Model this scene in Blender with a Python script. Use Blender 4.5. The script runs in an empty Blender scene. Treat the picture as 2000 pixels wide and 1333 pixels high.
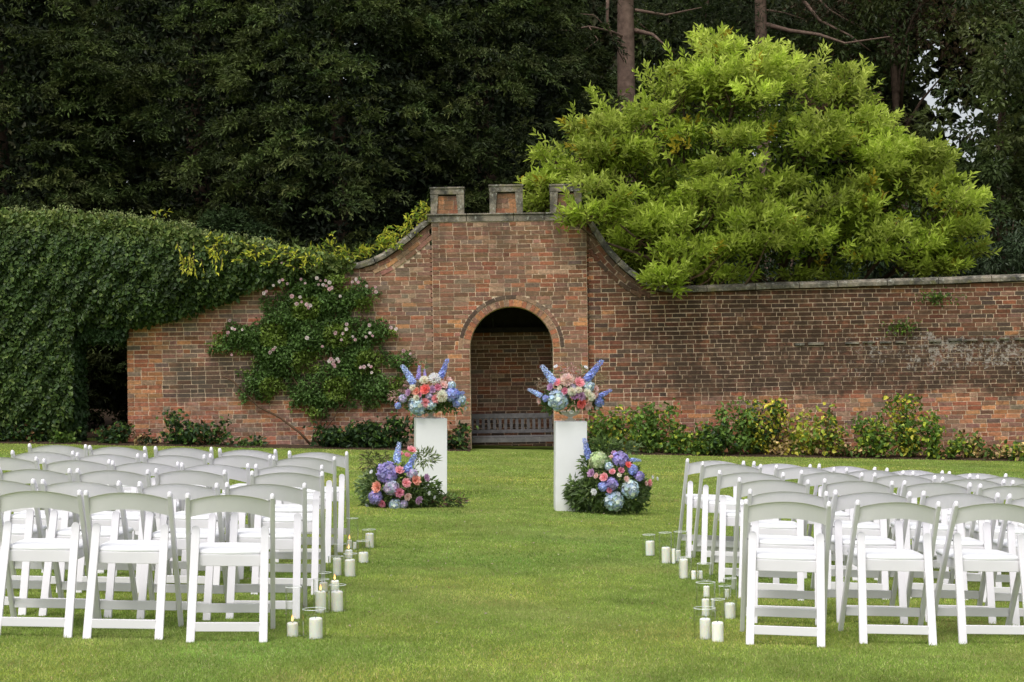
import bpy, math, random
import numpy as np
from mathutils import Matrix, Vector, Euler

# ------------------------------------------------------------------ camera, sky, sun, exposure
scene = bpy.context.scene
COL = scene.collection
R = math.radians
rng = np.random.default_rng(11)
random.seed(5)

F_PX, HZ, ROLL, CAM_H = 3415.0, 729.0, R(0.8), 1.48
cam_d = bpy.data.cameras.new('camera'); cam = bpy.data.objects.new('camera', cam_d); COL.objects.link(cam)
cam_d.sensor_width = 36; cam_d.lens = F_PX / 2000 * 36
cam_d.clip_start = 0.1; cam_d.clip_end = 2000
PITCH = math.atan((HZ - 666.5) / F_PX)
CAM_M = Matrix.Translation((0, 0, CAM_H)) @ Matrix.Rotation(R(90) + PITCH, 4, 'X') @ Matrix.Rotation(-ROLL, 4, 'Z')
cam.matrix_world = CAM_M
scene.camera = cam

SUN_EL, SUN_AZ = R(58), R(205)      # high soft sun, behind and a little left of the camera
world = bpy.data.worlds.new("World"); scene.world = world; world.use_nodes = True
wn = world.node_tree; bg = wn.nodes['Background']
sky = wn.nodes.new('ShaderNodeTexSky'); sky.sky_type = 'NISHITA'; sky.sun_disc = False
sky.sun_elevation = SUN_EL; sky.sun_rotation = SUN_AZ; sky.air_density = 1.0; sky.dust_density = 4.0; sky.ozone_density = 1.0
hs = wn.nodes.new('ShaderNodeHueSaturation'); hs.inputs['Saturation'].default_value = 0.28   # cloud cover greys the sky
wn.links.new(sky.outputs[0], hs.inputs['Color']); wn.links.new(hs.outputs[0], bg.inputs['Color'])
bg.inputs['Strength'].default_value = 0.15
sun_d = bpy.data.lights.new('sun', 'SUN'); sun_d.energy = 1.2; sun_d.angle = R(25); sun_d.color = (1.0, 0.97, 0.92)
sun = bpy.data.objects.new('sun', sun_d); COL.objects.link(sun)
sdir = Vector((math.cos(SUN_EL) * math.sin(SUN_AZ), math.cos(SUN_EL) * math.cos(SUN_AZ), math.sin(SUN_EL)))
sun.rotation_euler = sdir.to_track_quat('Z', 'Y').to_euler(); sun.location = sdir * 50
scene.view_settings.view_transform = 'Standard'; scene.view_settings.look = 'None'
scene.view_settings.exposure = 0.3; scene.view_settings.gamma = 1.0; scene.view_settings.use_curve_mapping = False
scene.cycles.max_bounces = 8; scene.cycles.transparent_max_bounces = 24

# ------------------------------------------------------------------ helpers
Rm = np.array(CAM_M.to_3x3())

def ray(px, py):
    d = Rm @ np.array([(px - 1000) / F_PX, (666.5 - py) / F_PX, -1.0])
    return d / d[1]

def at(px, py, Y):
    """the point of the place at distance Y that stands at photo pixel px, py"""
    d = ray(px, py)
    return Vector((d[0] * Y, Y, CAM_H + d[2] * Y))

def g(x, y):
    """height of the ground"""
    yy = np.minimum(y, 60.0)
    return (0.035 - 0.031 * np.clip(x, -14, 14) + 0.0066 * (yy - 9.4)
            - 0.11 * np.exp(-((x - 4.2) ** 2 / 5.1 + (y - 15.0) ** 2 / 12.5)))

def ground_hit(px, py, dz=0.0):
    lo, hi = 5.0, 80.0
    for _ in range(40):
        m = (lo + hi) / 2
        p = at(px, py, m)
        if p.z - (g(p.x, p.y) + dz) > 0: lo = m
        else: hi = m
    return at(px, py, lo)

def srgb(r, g_, b):
    f = lambda c: (c / 255 / 12.92) if c / 255 <= 0.04045 else ((c / 255 + 0.055) / 1.055) ** 2.4
    return (f(r), f(g_), f(b))

def mesh_np(name, V, F, tint=None, smooth=False):
    V = np.asarray(V, dtype=np.float32).reshape(-1, 3); F = np.asarray(F, dtype=np.int32)
    k = F.shape[1]; me = bpy.data.meshes.new(name)
    me.vertices.add(len(V)); me.vertices.foreach_set('co', V.ravel())
    me.loops.add(F.size); me.loops.foreach_set('vertex_index', F.ravel())
    me.polygons.add(len(F)); me.polygons.foreach_set('loop_start', np.arange(0, F.size, k, dtype=np.int32))
    me.polygons.foreach_set('loop_total', np.full(len(F), k, dtype=np.int32))
    me.polygons.foreach_set('use_smooth', np.full(len(F), bool(smooth)))
    me.update(calc_edges=True)
    if tint is not None:
        a = me.attributes.new('tint', 'FLOAT_COLOR', 'POINT')
        c = np.ones((len(V), 4), dtype=np.float32); c[:, :3] = tint
        a.data.foreach_set('color', c.ravel())
    return me

def link(name, me, mat=None, parent=None, kind=None):
    o = bpy.data.objects.new(name, me); COL.objects.link(o)
    if mat is not None and me is not None and len(me.materials) == 0: me.materials.append(mat)
    if parent is not None: o.parent = parent
    if kind: o['kind'] = kind
    return o

def tag(o, label=None, cat=None, group=None):
    if label: o['label'] = label
    if cat: o['category'] = cat
    if group: o['group'] = group
    return o

def thing(name, label, cat, loc=(0, 0, 0), rz=0, group=None):
    o = bpy.data.objects.new(name, None); COL.objects.link(o)
    o.location = loc; o.rotation_euler = (0, 0, rz); o.empty_display_size = 0.1
    return tag(o, label, cat, group)

class MB:
    """collects shapes for one mesh"""
    def __init__(s): s.v = []; s.f = []
    def add(s, V, F):
        n = len(s.v); s.v += [tuple(p) for p in V]; s.f += [tuple(i + n for i in f) for f in F]
    def box(s, c, d, M=None):
        x, y, z = [q / 2 for q in d]
        V = [Vector((a * x, b * y, e * z)) for e in (-1, 1) for b in (-1, 1) for a in (-1, 1)]
        if M is not None: V = [M @ p for p in V]
        V = [p + Vector(c) for p in V]
        s.add(V, [(0, 2, 3, 1), (4, 5, 7, 6), (0, 1, 5, 4), (2, 6, 7, 3), (0, 4, 6, 2), (1, 3, 7, 5)])
    def bar(s, p, q, w, t, up=(0, 0, 1)):
        """rectangular bar from p to q; w across, t in the third direction"""
        p, q = Vector(p), Vector(q); d = (q - p).normalized(); sx = d.cross(Vector(up)).normalized(); n = sx.cross(d)
        V = [e + sx * a * w / 2 + n * b * t / 2 for e in (p, q) for a, b in ((-1, -1), (1, -1), (1, 1), (-1, 1))]
        s.add(V, [(3, 2, 1, 0), (4, 5, 6, 7), (0, 1, 5, 4), (1, 2, 6, 5), (2, 3, 7, 6), (3, 0, 4, 7)])
    def tube(s, pts, rad, n=7):
        pts = [Vector(p) for p in pts]; k = len(pts); r = rad if hasattr(rad, '__len__') else [rad] * k
        base = len(s.v); prev = None
        for i, p in enumerate(pts):
            d = (pts[min(i + 1, k - 1)] - pts[max(i - 1, 0)]).normalized()
            a = d.orthogonal().normalized() if prev is None else (prev - d * prev.dot(d)).normalized()
            prev = a; b = d.cross(a)
            for j in range(n):
                t = 2 * math.pi * j / n
                s.v.append(tuple(p + (a * math.cos(t) + b * math.sin(t)) * r[i]))
        for i in range(k - 1):
            for j in range(n):
                A = base + i * n + j; B = base + i * n + (j + 1) % n
                s.f.append((A, B, B + n, A + n))
        s.f.append(tuple(base + j for j in reversed(range(n)))); s.f.append(tuple(base + (k - 1) * n + j for j in range(n)))
    def lathe(s, prof, n=24, c=(0, 0, 0), sx=1, sy=1):
        base = len(s.v)
        for r, z in prof:
            for j in range(n):
                t = 2 * math.pi * j / n
                s.v.append((c[0] + r * math.cos(t) * sx, c[1] + r * math.sin(t) * sy, c[2] + z))
        for i in range(len(prof) - 1):
            for j in range(n):
                A = base + i * n + j; B = base + i * n + (j + 1) % n
                s.f.append((A, B, B + n, A + n))
    def mesh(s, name, smooth=False):
        me = bpy.data.meshes.new(name); me.from_pydata(s.v, [], s.f)
        if smooth: me.polygons.foreach_set('use_smooth', [True] * len(me.polygons))
        me.update(); return me
    def build(s, name, mat, parent=None, smooth=False, bevel=0, kind=None):
        o = link(name, s.mesh(name, smooth), mat, parent, kind)
        if bevel: bevel_mesh(o.data, bevel)
        return o

import bmesh
def bevel_mesh(me, w, seg=2):
    bm = bmesh.new(); bm.from_mesh(me)
    bmesh.ops.bevel(bm, geom=[e for e in bm.edges if len(e.link_faces) == 2 and e.calc_face_angle(0) > 0.5], offset=w, segments=seg, affect='EDGES', profile=0.6)
    for f in bm.faces: f.smooth = False
    bm.to_mesh(me); bm.free()

def copy_tree(o, parent=None):
    c = o.copy(); COL.objects.link(c)
    if parent is not None: c.parent = parent
    for ch in list(o.children): copy_tree(ch, c)
    return c

# ------------------------------------------------------------------ materials
def new_mat(name):
    m = bpy.data.materials.new(name); m.use_nodes = True
    return m, m.node_tree, m.node_tree.nodes['Principled BSDF']

def noise(nt, scale, detail=4, rough=0.6, coord='Object', vec=None):
    n = nt.nodes.new('ShaderNodeTexNoise'); n.inputs['Scale'].default_value = scale
    n.inputs['Detail'].default_value = detail; n.inputs['Roughness'].default_value = rough
    if vec is None:
        if coord == 'World':
            tc = nt.nodes.new('ShaderNodeNewGeometry'); nt.links.new(tc.outputs['Position'], n.inputs['Vector'])
        else:
            tc = nt.nodes.new('ShaderNodeTexCoord'); nt.links.new(tc.outputs[coord], n.inputs['Vector'])
    else: nt.links.new(vec, n.inputs['Vector'])
    return n

def ramp(nt, fac, stops):
    r = nt.nodes.new('ShaderNodeValToRGB'); e = r.color_ramp.elements
    while len(e) < len(stops): e.new(0.5)
    for i, (p, c) in enumerate(stops):
        e[i].position = p; e[i].color = (c[0], c[1], c[2], 1) if hasattr(c, '__len__') else (c, c, c, 1)
    nt.links.new(fac, r.inputs[0]); return r

def mixc(nt, fac, a, b, mode='MIX'):
    m = nt.nodes.new('ShaderNodeMix'); m.data_type = 'RGBA'; m.blend_type = mode
    for sock, v in ((m.inputs[0], fac), (m.inputs[6], a), (m.inputs[7], b)):
        if isinstance(v, bpy.types.NodeSocket): nt.links.new(v, sock)
        elif hasattr(v, '__len__'): sock.default_value = (v[0], v[1], v[2], 1)
        else: sock.default_value = v
    return m.outputs[2]

def math_n(nt, op, a, b=None, c=None, clamp=False):
    m = nt.nodes.new('ShaderNodeMath'); m.operation = op; m.use_clamp = clamp
    for i, v in enumerate((a, b, c)):
        if v is None: continue
        if isinstance(v, bpy.types.NodeSocket): nt.links.new(v, m.inputs[i])
        else: m.inputs[i].default_value = v
    return m.outputs[0]

def bump(nt, bs, h, strength=0.3, dist=0.01):
    b = nt.nodes.new('ShaderNodeBump'); b.inputs['Strength'].default_value = strength; b.inputs['Distance'].default_value = dist
    nt.links.new(h, b.inputs['Height']); nt.links.new(b.outputs[0], bs.inputs['Normal'])

def plain(name, col, rough=0.6, var=0.12, scale=20, bmp=0.0, spec=0.5):
    m, nt, bs = new_mat(name)
    n = noise(nt, scale, 5)
    lo = tuple(c * (1 - var) for c in col); hi = tuple(min(c * (1 + var), 1) for c in col)
    r = ramp(nt, n.outputs[0], [(0.3, lo), (0.7, hi)])
    nt.links.new(r.outputs[0], bs.inputs['Base Color']); bs.inputs['Roughness'].default_value = rough
    bs.inputs['Specular IOR Level'].default_value = spec
    if bmp: bump(nt, bs, n.outputs[0], bmp)
    return m

def leaf_mat(name, transl=0.3, rough=0.45, scale=3.0, var=0.25, spec=0.4):
    m, nt, bs = new_mat(name)
    at_ = nt.nodes.new('ShaderNodeAttribute'); at_.attribute_name = 'tint'
    n = noise(nt, scale, 3, coord='World')
    r = ramp(nt, n.outputs[0], [(0.3, 1 - var), (0.7, 1 + var)])
    c = mixc(nt, 1.0, at_.outputs['Color'], r.outputs[0], 'MULTIPLY')
    nt.links.new(c, bs.inputs['Base Color']); bs.inputs['Roughness'].default_value = rough
    bs.inputs['Specular IOR Level'].default_value = spec
    tr = nt.nodes.new('ShaderNodeBsdfTranslucent'); nt.links.new(c, tr.inputs['Color'])
    mx = nt.nodes.new('ShaderNodeMixShader'); mx.inputs[0].default_value = transl
    nt.links.new(bs.outputs[0], mx.inputs[1]); nt.links.new(tr.outputs[0], mx.inputs[2])
    nt.links.new(mx.outputs[0], nt.nodes['Material Output'].inputs['Surface'])
    return m

def brick_mat(name, use_attr=True, base=(0.4, 0.3, 0.22), dirt=1.0):
    """fired clay (or lime mortar) with soot, moss and lime patches that lie where the wall weathers"""
    m, nt, bs = new_mat(name)
    geo = nt.nodes.new('ShaderNodeNewGeometry')
    sep = nt.nodes.new('ShaderNodeSeparateXYZ'); nt.links.new(geo.outputs['Position'], sep.inputs[0])
    X, Z = sep.outputs[0], sep.outputs[2]
    mul = lambda *a: a[0] if len(a) == 1 else math_n(nt, 'MULTIPLY', a[0], mul(*a[1:]))
    inv = lambda v: math_n(nt, 'SUBTRACT', 1.0, v)
    def sstep(v, lo, hi):
        mr = nt.nodes.new('ShaderNodeMapRange'); mr.interpolation_type = 'SMOOTHSTEP'
        nt.links.new(v, mr.inputs[0]); mr.inputs[1].default_value = lo; mr.inputs[2].default_value = hi
        return mr.outputs[0]
    if use_attr:
        a = nt.nodes.new('ShaderNodeAttribute'); a.attribute_name = 'tint'; col = a.outputs['Color']
    else: col = base
    nf = noise(nt, 26, 6, 0.7, 'World'); r = ramp(nt, nf.outputs[0], [(0.3, 0.55), (0.7, 1.45)])
    col = mixc(nt, 1.0, col, r.outputs[0], 'MULTIPLY')
    nb = noise(nt, 1.5, 5, 0.65, 'World'); nm = noise(nt, 4.0, 6, 0.75, 'World')
    # grey-brown bloom of old age
    col = mixc(nt, mul(sstep(nb.outputs[0], 0.46, 0.66), 0.33 * (0.5 + dirt / 2)), col, (0.17, 0.13, 0.09))
    col = mixc(nt, mul(sstep(nm.outputs[0], 0.52, 0.68), 0.5 * (0.4 + dirt * .6)), col, (0.075, 0.055, 0.04))
    nw = noise(nt, 2.3, 6, 0.7, 'World')
    zz = math_n(nt, 'ADD', Z, math_n(nt, 'MULTIPLY', math_n(nt, 'SUBTRACT', nw.outputs[0], 0.5), 1.1))
    mp = nt.nodes.new('ShaderNodeMapping'); nt.links.new(geo.outputs['Position'], mp.inputs[0]); mp.inputs['Scale'].default_value = (3.2, 3.2, 0.7)
    nst = noise(nt, 1.0, 5, 0.65, vec=mp.outputs[0])
    rightw = sstep(X, 1.25, 3.2)
    # soot band along the right wing, broken into streaks
    band = mul(sstep(zz, 0.95, 1.2), inv(sstep(zz, 1.8, 2.25)), rightw)
    col = mixc(nt, mul(band, sstep(nm.outputs[0], 0.40, 0.56), 0.93 * dirt), col, (0.024, 0.017, 0.013))
    col = mixc(nt, mul(band, 0.6 * dirt), col, (0.075, 0.045, 0.03))
    # dirt below the coping of the right wing
    up = mul(sstep(Z, 1.75, 2.1), sstep(X, 1.25, 2.2), inv(mul(sstep(X, 5.8, 8.4), 0.65)))
    col = mixc(nt, mul(up, math_n(nt, 'ADD', 0.55, mul(sstep(nm.outputs[0], 0.38, 0.6), 0.4)), dirt), col, (0.045, 0.026, 0.016))
    # dirt on the left wing at mid height
    lw = mul(inv(sstep(X, -3.4, -2.2)), sstep(X, -5.9, -5.6), sstep(zz, 1.0, 1.2), inv(sstep(zz, 1.6, 1.9)))
    col = mixc(nt, mul(lw, sstep(nst.outputs[0], 0.3, 0.55), 0.75 * dirt), col, (0.06, 0.048, 0.038))
    # streaks below the crown of the centre piece
    st = mul(sstep(Z, 2.9, 4.1), sstep(nst.outputs[0], 0.42, 0.62), inv(rightw))
    col = mixc(nt, mul(st, 0.7 * (.5 + dirt / 2)), col, (0.075, 0.055, 0.038))
    # lime and lichen, in small broken flecks
    nl = noise(nt, 15.0, 8, 0.78, 'World')
    lime = mul(sstep(zz, 1.3, 1.5), inv(sstep(zz, 1.95, 2.2)), math_n(nt, 'ADD', mul(sstep(X, 4.6, 7.0), 0.165), mul(rightw, 0.07)))
    thr = math_n(nt, 'SUBTRACT', 0.715, lime)
    thr = math_n(nt, 'ADD', thr, mul(sstep(nb.outputs[0], 0.4, 0.65), 0.07))
    lm = math_n(nt, 'MULTIPLY', math_n(nt, 'SUBTRACT', nl.outputs[0], thr), 20.0, clamp=True)
    col = mixc(nt, mul(lm, 0.62), col, (0.42, 0.38, 0.34))
    # pale salts near the foot of the left wing
    ls = mul(sstep(nl.outputs[0], 0.5, 0.62), inv(sstep(zz, 0.95, 1.15)), inv(sstep(X, -2.0, -1.0)))
    col = mixc(nt, mul(ls, 0.45), col, (0.40, 0.29, 0.25))
    nt.links.new(col, bs.inputs['Base Color']); bs.inputs['Roughness'].default_value = 0.9
    bs.inputs['Specular IOR Level'].default_value = 0.2
    bump(nt, bs, nf.outputs[0], 0.6, 0.01)
    return m

def stone_mat(name):
    m, nt, bs = new_mat(name)
    n1 = noise(nt, 3.0, 8, 0.7, 'World'); n2 = noise(nt, 14.0, 8, 0.75, 'World')
    c = ramp(nt, n1.outputs[0], [(0.38, (0.04, 0.037, 0.032)), (0.5, (0.13, 0.115, 0.09)), (0.6, (0.26, 0.22, 0.17))])
    l = ramp(nt, n2.outputs[0], [(0.55, 0.0), (0.64, 1.0)])
    col = mixc(nt, math_n(nt, 'MULTIPLY', l.outputs[0], 0.7), c.outputs[0], (0.42, 0.42, 0.36))
    n3 = noise(nt, 5.5, 5, 0.6, 'World'); l2 = ramp(nt, n3.outputs[0], [(0.56, 0.0), (0.68, 1.0)])
    col = mixc(nt, math_n(nt, 'MULTIPLY', l2.outputs[0], 0.55), col, (0.17, 0.16, 0.05))
    nt.links.new(col, bs.inputs['Base Color']); bs.inputs['Roughness'].default_value = 0.9
    bump(nt, bs, n2.outputs[0], 0.7, 0.02)
    return m

def grass_sheet():
    m, nt, bs = new_mat('lawn')
    n1 = noise(nt, 0.9, 5, 0.6, 'World'); n2 = noise(nt, 45, 6, 0.8, 'World'); n3 = noise(nt, 7, 5, 0.7, 'World')
    c = ramp(nt, n1.outputs[0], [(0.32, (0.15, 0.215, 0.04)), (0.55, (0.20, 0.265, 0.055)), (0.75, (0.28, 0.30, 0.085))])
    f = ramp(nt, n2.outputs[0], [(0.3, 0.5), (0.7, 1.35)])
    col = mixc(nt, 1.0, c.outputs[0], f.outputs[0], 'MULTIPLY')
    d = ramp(nt, n3.outputs[0], [(0.6, 0.0), (0.78, 1.0)])
    col = mixc(nt, math_n(nt, 'MULTIPLY', d.outputs[0], 0.4), col, (0.19, 0.165, 0.06))
    nt.links.new(col, bs.inputs['Base Color']); bs.inputs['Roughness'].default_value = 0.9; bs.inputs['Specular IOR Level'].default_value = 0.1
    bump(nt, bs, n2.outputs[0], 0.6, 0.02)
    return m

M = {}
M['brick'] = brick_mat('brick'); M['mortar'] = brick_mat('mortar', False, (0.68, 0.52, 0.37), 0.3)
M['stone'] = stone_mat('weathered_stone')
M['lawn'] = grass_sheet()
M['blade'] = leaf_mat('grass_blade', 0.35, 0.55, 1.1, 0.22, 0.15)
M['soil'] = plain('soil', (0.06, 0.04, 0.026), 0.95, 0.5, 12, 0.8, 0.1)
M['yew'] = leaf_mat('yew_needles', 0.12, 0.6, 0.8, 0.3, 0.2)
M['ivy'] = leaf_mat('ivy_leaf', 0.12, 0.5, 1.5, 0.3, 0.28)
M['lime'] = leaf_mat('lime_leaf', 0.42, 0.5, 1.0, 0.2, 0.3)
M['leaf'] = leaf_mat('garden_leaf', 0.28, 0.5, 3.0, 0.25, 0.3)
M['petal'] = leaf_mat('petal', 0.4, 0.6, 12.0, 0.10, 0.2)
M['bark'] = plain('bark', (0.11, 0.075, 0.055), 0.9, 0.45, 9, 0.9, 0.1)
M['pine_bark'] = plain('pine_bark', (0.17, 0.115, 0.09), 0.9, 0.4, 7, 1.0, 0.1)
M['twig'] = plain('twig', (0.10, 0.06, 0.035), 0.8, 0.3, 20, 0.3, 0.2)
M['resin'] = plain('white_resin', (0.81, 0.785, 0.83), 0.42, 0.03, 6, 0.0, 0.5)
M['vinyl'] = plain('white_vinyl', (0.86, 0.86, 0.88), 0.5, 0.02, 8, 0.05, 0.4)
M['steel'] = plain('steel_pin', (0.45, 0.45, 0.46), 0.35, 0.1, 30)
M['plinth'] = plain('plinth_paint', (0.80, 0.80, 0.82), 0.5, 0.02, 4, 0.0, 0.4)
def plinth_mat():
    m, nt, bs = new_mat('plinth_paint')
    tc = nt.nodes.new('ShaderNodeTexCoord'); sp = nt.nodes.new('ShaderNodeSeparateXYZ'); nt.links.new(tc.outputs['Object'], sp.inputs[0])
    n = noise(nt, 11, 6, .7); n2 = noise(nt, 3, 4)
    mr = nt.nodes.new('ShaderNodeMapRange'); nt.links.new(sp.outputs[2], mr.inputs[0]); mr.inputs[1].default_value = .14; mr.inputs[2].default_value = 0.0
    f = math_n(nt, 'MULTIPLY', mr.outputs[0], math_n(nt, 'MULTIPLY', n.outputs[0], .6), clamp=True)
    c = ramp(nt, n2.outputs[0], [(.3, (.77, .77, .79)), (.7, (.83, .83, .85))]); col = mixc(nt, f, c.outputs[0], (.35, .36, .2))
    sc_ = ramp(nt, n.outputs[0], [(.66, 0.0), (.74, .3)]); col = mixc(nt, sc_.outputs[0], col, (.5, .48, .44))
    nt.links.new(col, bs.inputs['Base Color']); bs.inputs['Roughness'].default_value = .5; return m
M['plinth'] = plinth_mat()
M['urn'] = plain('urn_plaster', (0.62, 0.58, 0.49), 0.7, 0.12, 14, 0.3)
M['bench'] = plain('weathered_teak', (0.115, 0.11, 0.112), 0.8, 0.25, 16, 0.3, 0.2)
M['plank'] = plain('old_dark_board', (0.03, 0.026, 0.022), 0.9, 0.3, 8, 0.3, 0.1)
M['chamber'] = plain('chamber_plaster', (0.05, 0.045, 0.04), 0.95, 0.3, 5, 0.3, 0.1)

def wax_mat():
    m, nt, bs = new_mat('ivory_wax')
    n = noise(nt, 9, 3); r = ramp(nt, n.outputs[0], [(0.3, (0.96, 0.91, 0.82)), (0.7, (0.98, 0.94, 0.88))])
    nt.links.new(r.outputs[0], bs.inputs['Base Color']); bs.inputs['Roughness'].default_value = 0.45
    bs.inputs['Subsurface Weight'].default_value = 0.7; bs.inputs['Subsurface Radius'].default_value = (1, .8, .55); bs.inputs['Subsurface Scale'].default_value = .03
    return m
M['wax'] = wax_mat()
def glass_mat():
    """thin clear glass: passes light straight on, reflects more towards the edges"""
    m, nt, bs = new_mat('clear_glass')
    gl = nt.nodes.new('ShaderNodeBsdfGlossy'); gl.inputs['Roughness'].default_value = 0.02
    tr = nt.nodes.new('ShaderNodeBsdfTransparent'); tr.inputs['Color'].default_value = (0.996, 0.998, 0.996, 1)
    n = noise(nt, 4, 2); b = nt.nodes.new('ShaderNodeBump'); b.inputs['Strength'].default_value = 0.05; b.inputs['Distance'].default_value = 0.01
    nt.links.new(n.outputs[0], b.inputs['Height']); nt.links.new(b.outputs[0], gl.inputs['Normal'])
    lw = nt.nodes.new('ShaderNodeLayerWeight'); lw.inputs['Blend'].default_value = 0.5
    f = math_n(nt, 'POWER', lw.outputs['Facing'], 3.2); f = math_n(nt, 'MULTIPLY_ADD', f, 0.95, 0.035)
    mx = nt.nodes.new('ShaderNodeMixShader'); nt.links.new(f, mx.inputs[0]); nt.links.new(tr.outputs[0], mx.inputs[1]); nt.links.new(gl.outputs[0], mx.inputs[2])
    nt.links.new(mx.outputs[0], nt.nodes['Material Output'].inputs['Surface'])
    return m
M['glass'] = glass_mat()
M['rim'] = plain('glass_rim', (0.85, 0.88, 0.87), 0.08, 0.05, 8, 0, 0.9)  # bright lines of light along the clear rim, painted as pale opaque colour
def flame_mat():
    m, nt, bs = new_mat('flame')
    tc = nt.nodes.new('ShaderNodeTexCoord'); sp = nt.nodes.new('ShaderNodeSeparateXYZ'); nt.links.new(tc.outputs['Generated'], sp.inputs[0])
    r = ramp(nt, sp.outputs[2], [(0.0, (1.0, 0.75, 0.3)), (1.0, (1.0, 0.35, 0.05))])
    nt.links.new(r.outputs[0], bs.inputs['Emission Color']); bs.inputs['Emission Strength'].default_value = 1.6
    nt.links.new(r.outputs[0], bs.inputs['Base Color'])
    return m
M['flame'] = flame_mat()
M['wick'] = plain('wick', (0.02, 0.02, 0.02), 0.9)

# ------------------------------------------------------------------ leaves
def unit(a): return a / np.maximum(np.linalg.norm(a, axis=-1, keepdims=True), 1e-9)
def rand_unit(n):
    return unit(rng.normal(size=(n, 3)))

def leaf_mesh(name, P, D, L, W, tint, fold=0.25, nrm=None, curl=0.12, shape='lance'):
    """one folded leaf per point: P base, D direction, L length, W width; tint per leaf"""
    n = len(P); D = unit(D)
    if nrm is None: nrm = rand_unit(n) + np.array([0, -0.3, 0.9])
    S = unit(np.cross(D, nrm)); N = np.cross(S, D)
    L = np.broadcast_to(L, (n,))[:, None]; W = np.broadcast_to(W, (n,))[:, None]
    if shape == 'lance':
        base = P; tip = P + D * L - N * curl * L
        mid = P + D * L * 0.48
        a = mid + S * W * 0.5 + N * fold * W; b = mid - S * W * 0.5 + N * fold * W
        V = np.stack([base, a, tip, b], 1).reshape(-1, 3)
        i = np.arange(n)[:, None] * 4
        F = np.concatenate([i + np.array([0, 1, 2]), i + np.array([0, 2, 3])], 1).reshape(-1, 3)
        T = np.repeat(np.asarray(tint), 4, axis=0)
    else:   # round / heart-shaped
        pts = [P, P + D * L * 0.25 + S * W * 0.5 + N * fold * W * .6, P + D * L * 0.65 + S * W * 0.38 + N * fold * W * .4, P + D * L - N * curl * L,
               P + D * L * 0.65 - S * W * 0.38 + N * fold * W * .4, P + D * L * 0.25 - S * W * 0.5 + N * fold * W * .6]
        V = np.stack(pts, 1).reshape(-1, 3); i = np.arange(n)[:, None] * 6
        F = np.concatenate([i + np.array(t) for t in ((0, 1, 2), (0, 2, 3), (0, 3, 4), (0, 4, 5))], 1).reshape(-1, 3)
        T = np.repeat(np.asarray(tint), 6, axis=0)
    return mesh_np(name, V, F, T)

def tints(n, cols, var=0.18, w=None):
    cols = np.array(cols); k = rng.choice(len(cols), n, p=w)
    return cols[k] * (1 + rng.uniform(-var, var, (n, 1))) * (1 + rng.uniform(-0.06, 0.06, (n, 3)))

# ------------------------------------------------------------------ ground
xs = np.unique(np.concatenate([np.linspace(-220, -16, 18), np.linspace(-16, 16, 90), np.linspace(16, 220, 18)]))
ys = np.unique(np.concatenate([np.linspace(-60, 4, 10), np.linspace(4, 44, 110), np.linspace(44, 60, 8), np.linspace(60, 420, 12)]))
GX, GY = np.meshgrid(xs, ys); GZ = g(GX, GY)
nx, ny = len(xs), len(ys)
idx = np.arange(nx * ny).reshape(ny, nx)
Fq = np.stack([idx[:-1, :-1], idx[:-1, 1:], idx[1:, 1:], idx[1:, :-1]], -1).reshape(-1, 4)
lawn = link('lawn', mesh_np('lawn', np.stack([GX, GY, GZ], -1).reshape(-1, 3), Fq, smooth=True), M['lawn'], kind='structure')

def patch(name, x0, x1, y0, y1, dz, mat, n=40, m=4, wav=0.0):
    u = np.linspace(x0, x1, n); v = np.linspace(y0, y1, m); A, B = np.meshgrid(u, v)
    B = B.copy(); B[0] += wav * (np.sin(u * 3.1) + np.sin(u * 7.7 + 1) * .6)
    Z = g(A, B) + dz; Z[0] -= dz + 0.01
    ii = np.arange(n * m).reshape(m, n)
    F = np.stack([ii[:-1, :-1], ii[:-1, 1:], ii[1:, 1:], ii[1:, :-1]], -1).reshape(-1, 4)
    return link(name, mesh_np(name, np.stack([A, B, Z], -1).reshape(-1, 3), F, smooth=True), mat, kind='structure')
patch('flower_bed_soil', -11, -0.72, 28.95, 29.9, 0.03, M['soil'], 90, 4, 0.05)
patch('flower_bed_soil', 0.78, 13, 28.8, 29.9, 0.03, M['soil'], 90, 4, 0.05)
patch('woodland_floor', -40, 40, 30.3, 110, 0.02, M['soil'], 60, 24)

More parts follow.
